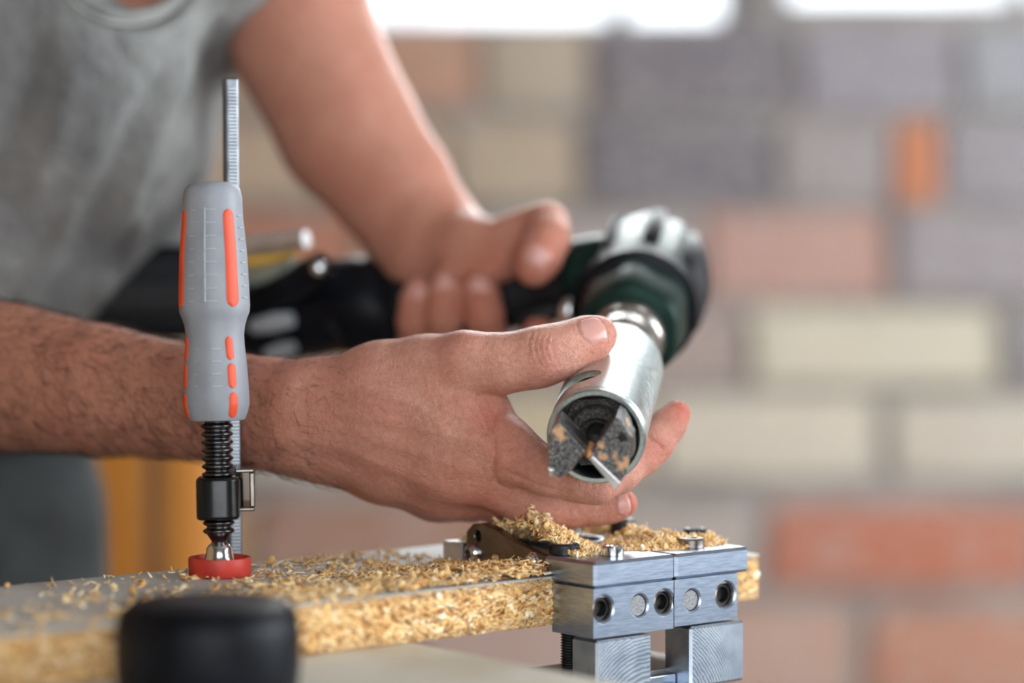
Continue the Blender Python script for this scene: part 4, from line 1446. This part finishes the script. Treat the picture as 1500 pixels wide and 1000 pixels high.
def add_nail(V, N, nail, base, tip, wdt, out, raise_=0.0003):
    sd = nail_patch(V, N, base, tip, wdt, np.asarray(out, float))
    inside = np.clip(-sd / 0.10, 0, 1)
    groove = np.exp(-((sd - 0.06) / 0.09) ** 2)
    V = V + N * (inside * raise_ - groove * 0.0008)[:, None]
    return V, np.maximum(nail, np.where(sd < 0.02, 1.0, 0.0))


nail = np.zeros(len(V1))
V1, nail = add_nail(V1, N1, nail, P(850, 489, 1.164), P(887, 474, 1.168), 0.0066, np.array([-0.05, -0.84, 0.54]))
V1, nail = add_nail(V1, N1, nail, P(903, 742, 1.194), P(924, 738, 1.195), 0.0046, np.array([0.0, -0.80, -0.5]))
V1, nail = add_nail(V1, N1, nail, P(986, 628, 1.203), P(1006, 604, 1.203), 0.0046, np.array([0.85, 0.1, -0.45]))
px = project(V1)
red = np.zeros(len(V1))
for (x, y, w, a) in ((1000, 598, 26, 0.75), (885, 495, 24, 0.40), (925, 740, 26, 0.6), (745, 680, 45, 0.25), (720, 610, 30, 0.45), (800, 515, 26, 0.22), (870, 520, 22, 0.4), (690, 720, 60, 0.18), (960, 660, 30, 0.4)):
    red = np.maximum(red, a * np.exp(-(((px[:, 0] - x) ** 2 + (px[:, 1] - y) ** 2) / w ** 2)))
tan_ = np.clip((560 - px[:, 0]) / 330, 0, 1) * 0.9
body_parts = [(V1, Q1, nail, red, tan_)]
arm_V, arm_N, arm_px = V1, N1, px

# ---- left arm and hand (behind, on the grip)
lo2 = np.array([P(300, 0, 1.5)[0], 1.28, P(0, 560, 1.45)[2]])
hi2 = np.array([P(850, 0, 1.45)[0], 1.56, P(0, -330, 1.45)[2]])
f = Field(lo2, hi2, 0.0018)
f.chain(pr((350, -330, 1.475, 0.050), (400, -100, 1.470, 0.0475), (446, 60, 1.462, 0.0450), (510, 190, 1.450, 0.0430), (575, 275, 1.438, 0.0370), (622, 345, 1.428, 0.0322)), 0.004, np.array([0.3, 1.0, 0]), [1, 1, 1, 0.95, 0.85, 0.75])
f.chain(pr((622, 345, 1.428, 0.0310), (650, 385, 1.428, 0.0300), (668, 410, 1.436, 0.0270)), 0.012, np.array([0.3, 1.0, 0]), [0.75, 0.8, 0.8])
# heel of the hand, thumb over the top of the grip
f.chain(pr((640, 355, 1.418, 0.0240), (690, 372, 1.398, 0.0205), (738, 372, 1.386, 0.0175)), 0.012)
f.chain(pr((720, 368, 1.392, 0.0165), (752, 350, 1.388, 0.0140), (780, 336, 1.386, 0.0128), (800, 330, 1.380, 0.0126), (803, 350, 1.364, 0.0122), (790, 376, 1.352, 0.0125), (782, 392, 1.350, 0.0108)), 0.004)
f.chain(pr((640, 380, 1.425, 0.026), (700, 395, 1.432, 0.022)), 0.012)
for rows in (((628, 500, 1.412, 0.010), (608, 505, 1.398, 0.0095), (606, 470, 1.386, 0.0092), (610, 440, 1.384, 0.0090), (614, 424, 1.387, 0.0080)),
             ((668, 505, 1.406, 0.010), (653, 505, 1.392, 0.0100), (649, 465, 1.378, 0.0098), (651, 430, 1.376, 0.0095), (654, 410, 1.380, 0.0085)),
             ((730, 505, 1.402, 0.011), (718, 500, 1.388, 0.0110), (708, 460, 1.374, 0.0112), (703, 430, 1.372, 0.0105), (702, 414, 1.376, 0.0090)),
             ((700, 525, 1.420, 0.0115), (760, 525, 1.392, 0.0110), (786, 500, 1.376, 0.0105), (790, 480, 1.372, 0.0092))):
    g = Field(lo2, hi2, 0.0018)
    g.chain(pr(*rows), 0.004)
    f.union(g, 0.0025)
V2, Q2 = f.mesh()
V2 = relax(V2, Q2, 2, 0.4)
N2 = vnormals(V2, Q2)
nl = np.zeros(len(V2))
for b_, t_, w_ in (((611, 436, 1.376), (614, 416, 1.379), 0.0050), ((651, 424, 1.368), (654, 402, 1.372), 0.0055), ((702, 428, 1.363), (702, 406, 1.367), 0.0060)):
    V2, nl = add_nail(V2, N2, nl, P(*b_), P(*t_), w_, np.array([-0.15, -1.0, 0.15]), 0.0004)
V2, nl = add_nail(V2, N2, nl, P(792, 362, 1.342), P(780, 388, 1.338), 0.0062, np.array([-0.6, -0.7, 0.5]), 0.0004)
p2 = project(V2)
rd = np.zeros(len(V2))
for (x, y, w, a) in ((790, 380, 40, 0.5), (705, 450, 40, 0.35), (650, 450, 30, 0.25), (790, 480, 30, 0.5), (720, 390, 40, 0.3)):
    rd = np.maximum(rd, a * np.exp(-(((p2[:, 0] - x) ** 2 + (p2[:, 1] - y) ** 2) / w ** 2)))
body_parts.append((V2, Q2, nl, rd, np.full(len(V2), 0.55)))

# ---- rest of the body, coarse, mostly under the clothes
lo3 = np.array([-0.72, 1.20, 0.0])
hi3 = np.array([0.05, 1.98, 1.95])
f = Field(lo3, hi3, 0.007)
sh_l = P(350, -330, 1.475)
sh_r = P(-420, -300, 1.54)
f.chain([(P(-30, -260, 1.500), 0.115), (P(-40, 60, 1.530), 0.125), (P(-90, 420, 1.620), 0.100), (P(-190, 700, 1.63), 0.085)], 0.05)
f.chain([(sh_r, 0.062), (P(120, -300, 1.460), 0.075), (sh_l, 0.055)], 0.05)
f.cone(P(-260, 515, 1.320), P(-330, 380, 1.42), 0.043, 0.045, 0.03)
f.cone(P(-330, 380, 1.42), sh_r, 0.047, 0.056, 0.03)
f.cone(P(-262, 512, 1.322), P(-60, 543, 1.298), 0.0425, 0.037, 0.02)
f.ball(P(185, -70, 1.455), (0.065, 0.06, 0.075), 0.02)
f.cone(P(110, -300, 1.430), P(150, -520, 1.350), 0.060, 0.055, 0.04)
f.ball(P(165, -660, 1.40), (0.074, 0.095, 0.115), 0.03)
f.cone(P(175, -640, 1.31), P(178, -610, 1.292), 0.010, 0.013, 0.02)
f.ball(P(170, -800, 1.42), (0.074, 0.098, 0.085), 0.02)
for sx_ in (-1, 1):
    hp_ = P(-90, 760, 1.60) + np.array([sx_ * 0.085, 0, 0])
    hp_ = hp_ + np.array([-0.085, 0.0, 0.0])
    f.cone(hp_, np.array([hp_[0] + sx_ * 0.03, 1.62, 0.50]), 0.070, 0.055, 0.03)
    f.cone(np.array([hp_[0] + sx_ * 0.03, 1.62, 0.50]), np.array([hp_[0] + sx_ * 0.04, 1.68, 0.08]), 0.056, 0.04, 0.03)
    f.cone(np.array([hp_[0] + sx_ * 0.04, 1.68, 0.045]), np.array([hp_[0] + sx_ * 0.05, 1.52, 0.035]), 0.038, 0.034, 0.02)
V3, Q3 = f.mesh()
V3 = relax(V3, Q3, 2, 0.4)
body_parts.append((V3, Q3, np.zeros(len(V3)), np.zeros(len(V3)), np.full(len(V3), 0.6)))

off = 0
VV, QQ, NN_, RR, TT = [], [], [], [], []
for v_, q_, n_, r_, t_ in body_parts:
    VV.append(v_)
    QQ.append(q_ + off)
    NN_.append(n_)
    RR.append(r_)
    TT.append(t_)
    off += len(v_)
me = fast_mesh('body', np.vstack(VV) - ORIGIN[person], np.vstack(QQ))
for nm, arr in (('nail', NN_), ('red', RR), ('tan', TT)):
    at = me.attributes.new(nm, 'FLOAT', 'POINT')
    at.data.foreach_set('value', np.concatenate(arr).astype(np.float32))
me.shade_smooth()
link('body', me, M['skin'], person)

# ---- hair on the front forearm
r = np.random.default_rng(5)
cand = np.where((arm_px[:, 0] < 500) & (arm_px[:, 0] > -60) & (arm_N @ FWD < 0.35))[0]
wgt = np.clip((520 - arm_px[cand, 0]) / 300, 0.1, 1)
pick = r.choice(cand, 2600, replace=False, p=wgt / wgt.sum())
Vh, Qh = [], []
dirx = nrm(P(400, 606, 1.22) - P(0, 550, 1.285))
for i in pick:
    p_, n_ = arm_V[i], arm_N[i]
    t_ = dirx * r.normal(0.9, 0.35) + np.array([0, 0, -1.0]) * r.normal(0.45, 0.55) + r.normal(0, 0.15, 3)
    t_ = nrm(t_ - n_ * (t_ @ n_))
    L = r.uniform(0.004, 0.011)
    b_ = np.cross(n_, t_)
    cv = r.normal(0, 0.25)
    ctr = [p_ + t_ * L * u + n_ * (0.0012 * math.sin(u * 2.6) + 0.0001) * (1 + r.random()) + b_ * L * cv * u * u for u in (0, 0.35, 0.7, 1.0)]
    o_ = len(Vh)
    for j, c_ in enumerate(ctr):
        w_ = 0.000095 * (1, 0.9, 0.7, 0.25)[j]
        Vh += [c_ + b_ * w_, c_ - b_ * w_ * 0.5 + n_ * w_, c_ - b_ * w_ * 0.5 - n_ * w_]
    for j in range(3):
        for k_ in range(3):
            a_ = o_ + j * 3 + k_
            b2_ = o_ + j * 3 + (k_ + 1) % 3
            Qh.append((a_, b2_, b2_ + 3, a_ + 3))
tag(link('arm_hair', fast_mesh('arm_hair', np.array(Vh) - ORIGIN[person], np.array(Qh)), M['hair'], person), kind='stuff')

# ---- shirt
f = Field(np.array([-0.62, 1.24, P(0, 640, 1.6)[2]]), np.array([P(520, 0, 1.45)[0], 1.86, P(0, -420, 1.5)[2]]), 0.0042)
f.chain([(P(-20, -260, 1.490), 0.138), (P(-20, 60, 1.505), 0.138), (P(-40, 220, 1.530), 0.132), (P(-95, 330, 1.560), 0.130), (P(-130, 440, 1.580), 0.128), (P(-150, 620, 1.590), 0.135)], 0.05)
f.chain([(sh_r, 0.072), (P(100, -270, 1.450), 0.088), (P(300, -260, 1.405), 0.070)], 0.05)
f.ball(P(170, 80, 1.430), (0.055, 0.07, 0.10), 0.05)
slA, slB = P(330, -330, 1.475), P(446, 60, 1.462)
f.chain([(P(280, -250, 1.48), 0.066), (P(390, -20, 1.466), 0.059), (P(446, 70, 1.462), 0.056)], 0.030)
f.chain([(sh_r, 0.070), (P(-370, 120, 1.46), 0.062)], 0.03)
# sleeve opening and neckline
ad = nrm(RGT * 0.58 - UPV * 0.8 - FWD * 0.12)
hemc = P(366, 46, 1.45)
f.D = f.D  # sleeve is trimmed below
X, Y, Z = f.ax[0][:, None, None], f.ax[1][None, :, None], f.ax[2][None, None, :]
cutp = (X - hemc[0]) * ad[0] + (Y - hemc[1]) * ad[1] + (Z - hemc[2]) * ad[2]
side = (X - P(298, 0, 1.46)[0])
f.D = np.maximum(f.D, np.where(side > 0, cutp, -1).astype(np.float32))
f.ball(P(188, -52, 1.330), (0.037, 0.09, 0.036), 0.006, sub=True)
Vs, Qs = f.mesh()
Vs = relax(Vs, Qs, 3, 0.5)
Ns = vnormals(Vs, Qs)
ps = project(Vs)
P2 = ps[:, :2]
front = np.clip(-(Ns @ FWD) * 2.0 + 0.4, 0, 1)
disp = np.zeros(len(Vs))
# drapes and folds
line([(300, 60), (250, 150), (215, 240), (180, 330)], 14, 0.006)
line([(270, 40), (215, 140), (160, 260), (110, 360)], 16, -0.005)
line([(330, 20), (290, 110), (270, 200)], 12, -0.006)
line([(120, 60), (90, 180), (40, 300)], 22, 0.004)
line([(60, 40), (20, 180), (-30, 300)], 18, -0.005)
line([(215, 290), (180, 380), (130, 450)], 12, 0.007)
line([(240, 260), (190, 340), (160, 420)], 8, -0.007)
line([(120, 300), (60, 400), (20, 450)], 14, 0.004)
line([(160, 40), (190, 90), (230, 120)], 9, -0.0025)
line([(120, 70), (160, 110), (215, 140)], 7, 0.002)
Vs = Vs + Ns * disp[:, None]
me = fast_mesh('shirt', Vs - ORIGIN[person], Qs)
me.shade_smooth()
shirt = link('shirt', me, M['shirt'], person)


def on_surface(V, pxs, xy, rad=10):
    """nearest-to-camera surface depth under a pixel"""
    dd = np.hypot(pxs[:, 0] - xy[0], pxs[:, 1] - xy[1])
    m = dd < rad
    return pxs[m, 2].min() if m.any() else 1.42


nk = spline([(92, -40), (108, -8), (132, 10), (162, 22), (195, 25), (228, 19), (256, 2), (274, -26), (280, -48)], 40)
psn = project(Vs)
pts3 = [P(x, y, on_surface(Vs, psn, (x, y + 10), 14) + 0.003) for x, y in nk]
pts3 = list(spline(pts3, 60))
for _ in range(4):
    pts3 = [pts3[0]] + [(pts3[i - 1] + pts3[i] * 2 + pts3[i + 1]) / 4 for i in range(1, len(pts3) - 1)] + [pts3[-1]]
obj('collar_band', *tube(pts3, [0.0042] * len(pts3), 12), M['shirt'], shirt, smooth=60)
obj('collar_seam', *tube([p_ + np.array([0, -0.0030, -0.0042]) for p_ in pts3], [0.0009] * len(pts3), 8), M['stitch'], shirt, smooth=60)
# ---- trousers
f = Field(np.array([-0.66, 1.40, 0.06]), np.array([0.02, 1.95, P(0, 560, 1.6)[2]]), 0.0065)
f.chain([(P(-215, 590, 1.60), 0.128), (P(-212, 760, 1.60), 0.133), (P(-212, 900, 1.60), 0.128)], 0.03)
for sx_ in (-1, 1):
    hp_ = P(-90, 760, 1.60) + np.array([sx_ * 0.085 - 0.075, 0, 0])
    f.cone(hp_, np.array([hp_[0] + sx_ * 0.03, 1.62, 0.50]), 0.100, 0.080, 0.03)
    f.cone(np.array([hp_[0] + sx_ * 0.03, 1.62, 0.50]), np.array([hp_[0] + sx_ * 0.04, 1.68, 0.13]), 0.080, 0.070, 0.03)
Vt, Qt = f.mesh()
Vt = relax(Vt, Qt, 2, 0.5)
me = fast_mesh('trousers', Vt - ORIGIN[person], Qt)
me.shade_smooth()
link('trousers', me, M['trousers'], person)
# cropped dark hair
hc_ = P(170, -790, 1.425)
Vc, Fc = lathe([(0.0, 0.082), (0.03, 0.084), (0.06, 0.074), (0.085, 0.05), (0.098, 0.015), (0.099, 0.0005)], hc_ + np.array([0, 0.012, 0]), EZ, 32)
obj('hair', Vc, Fc, M['hair'], person, smooth=60)
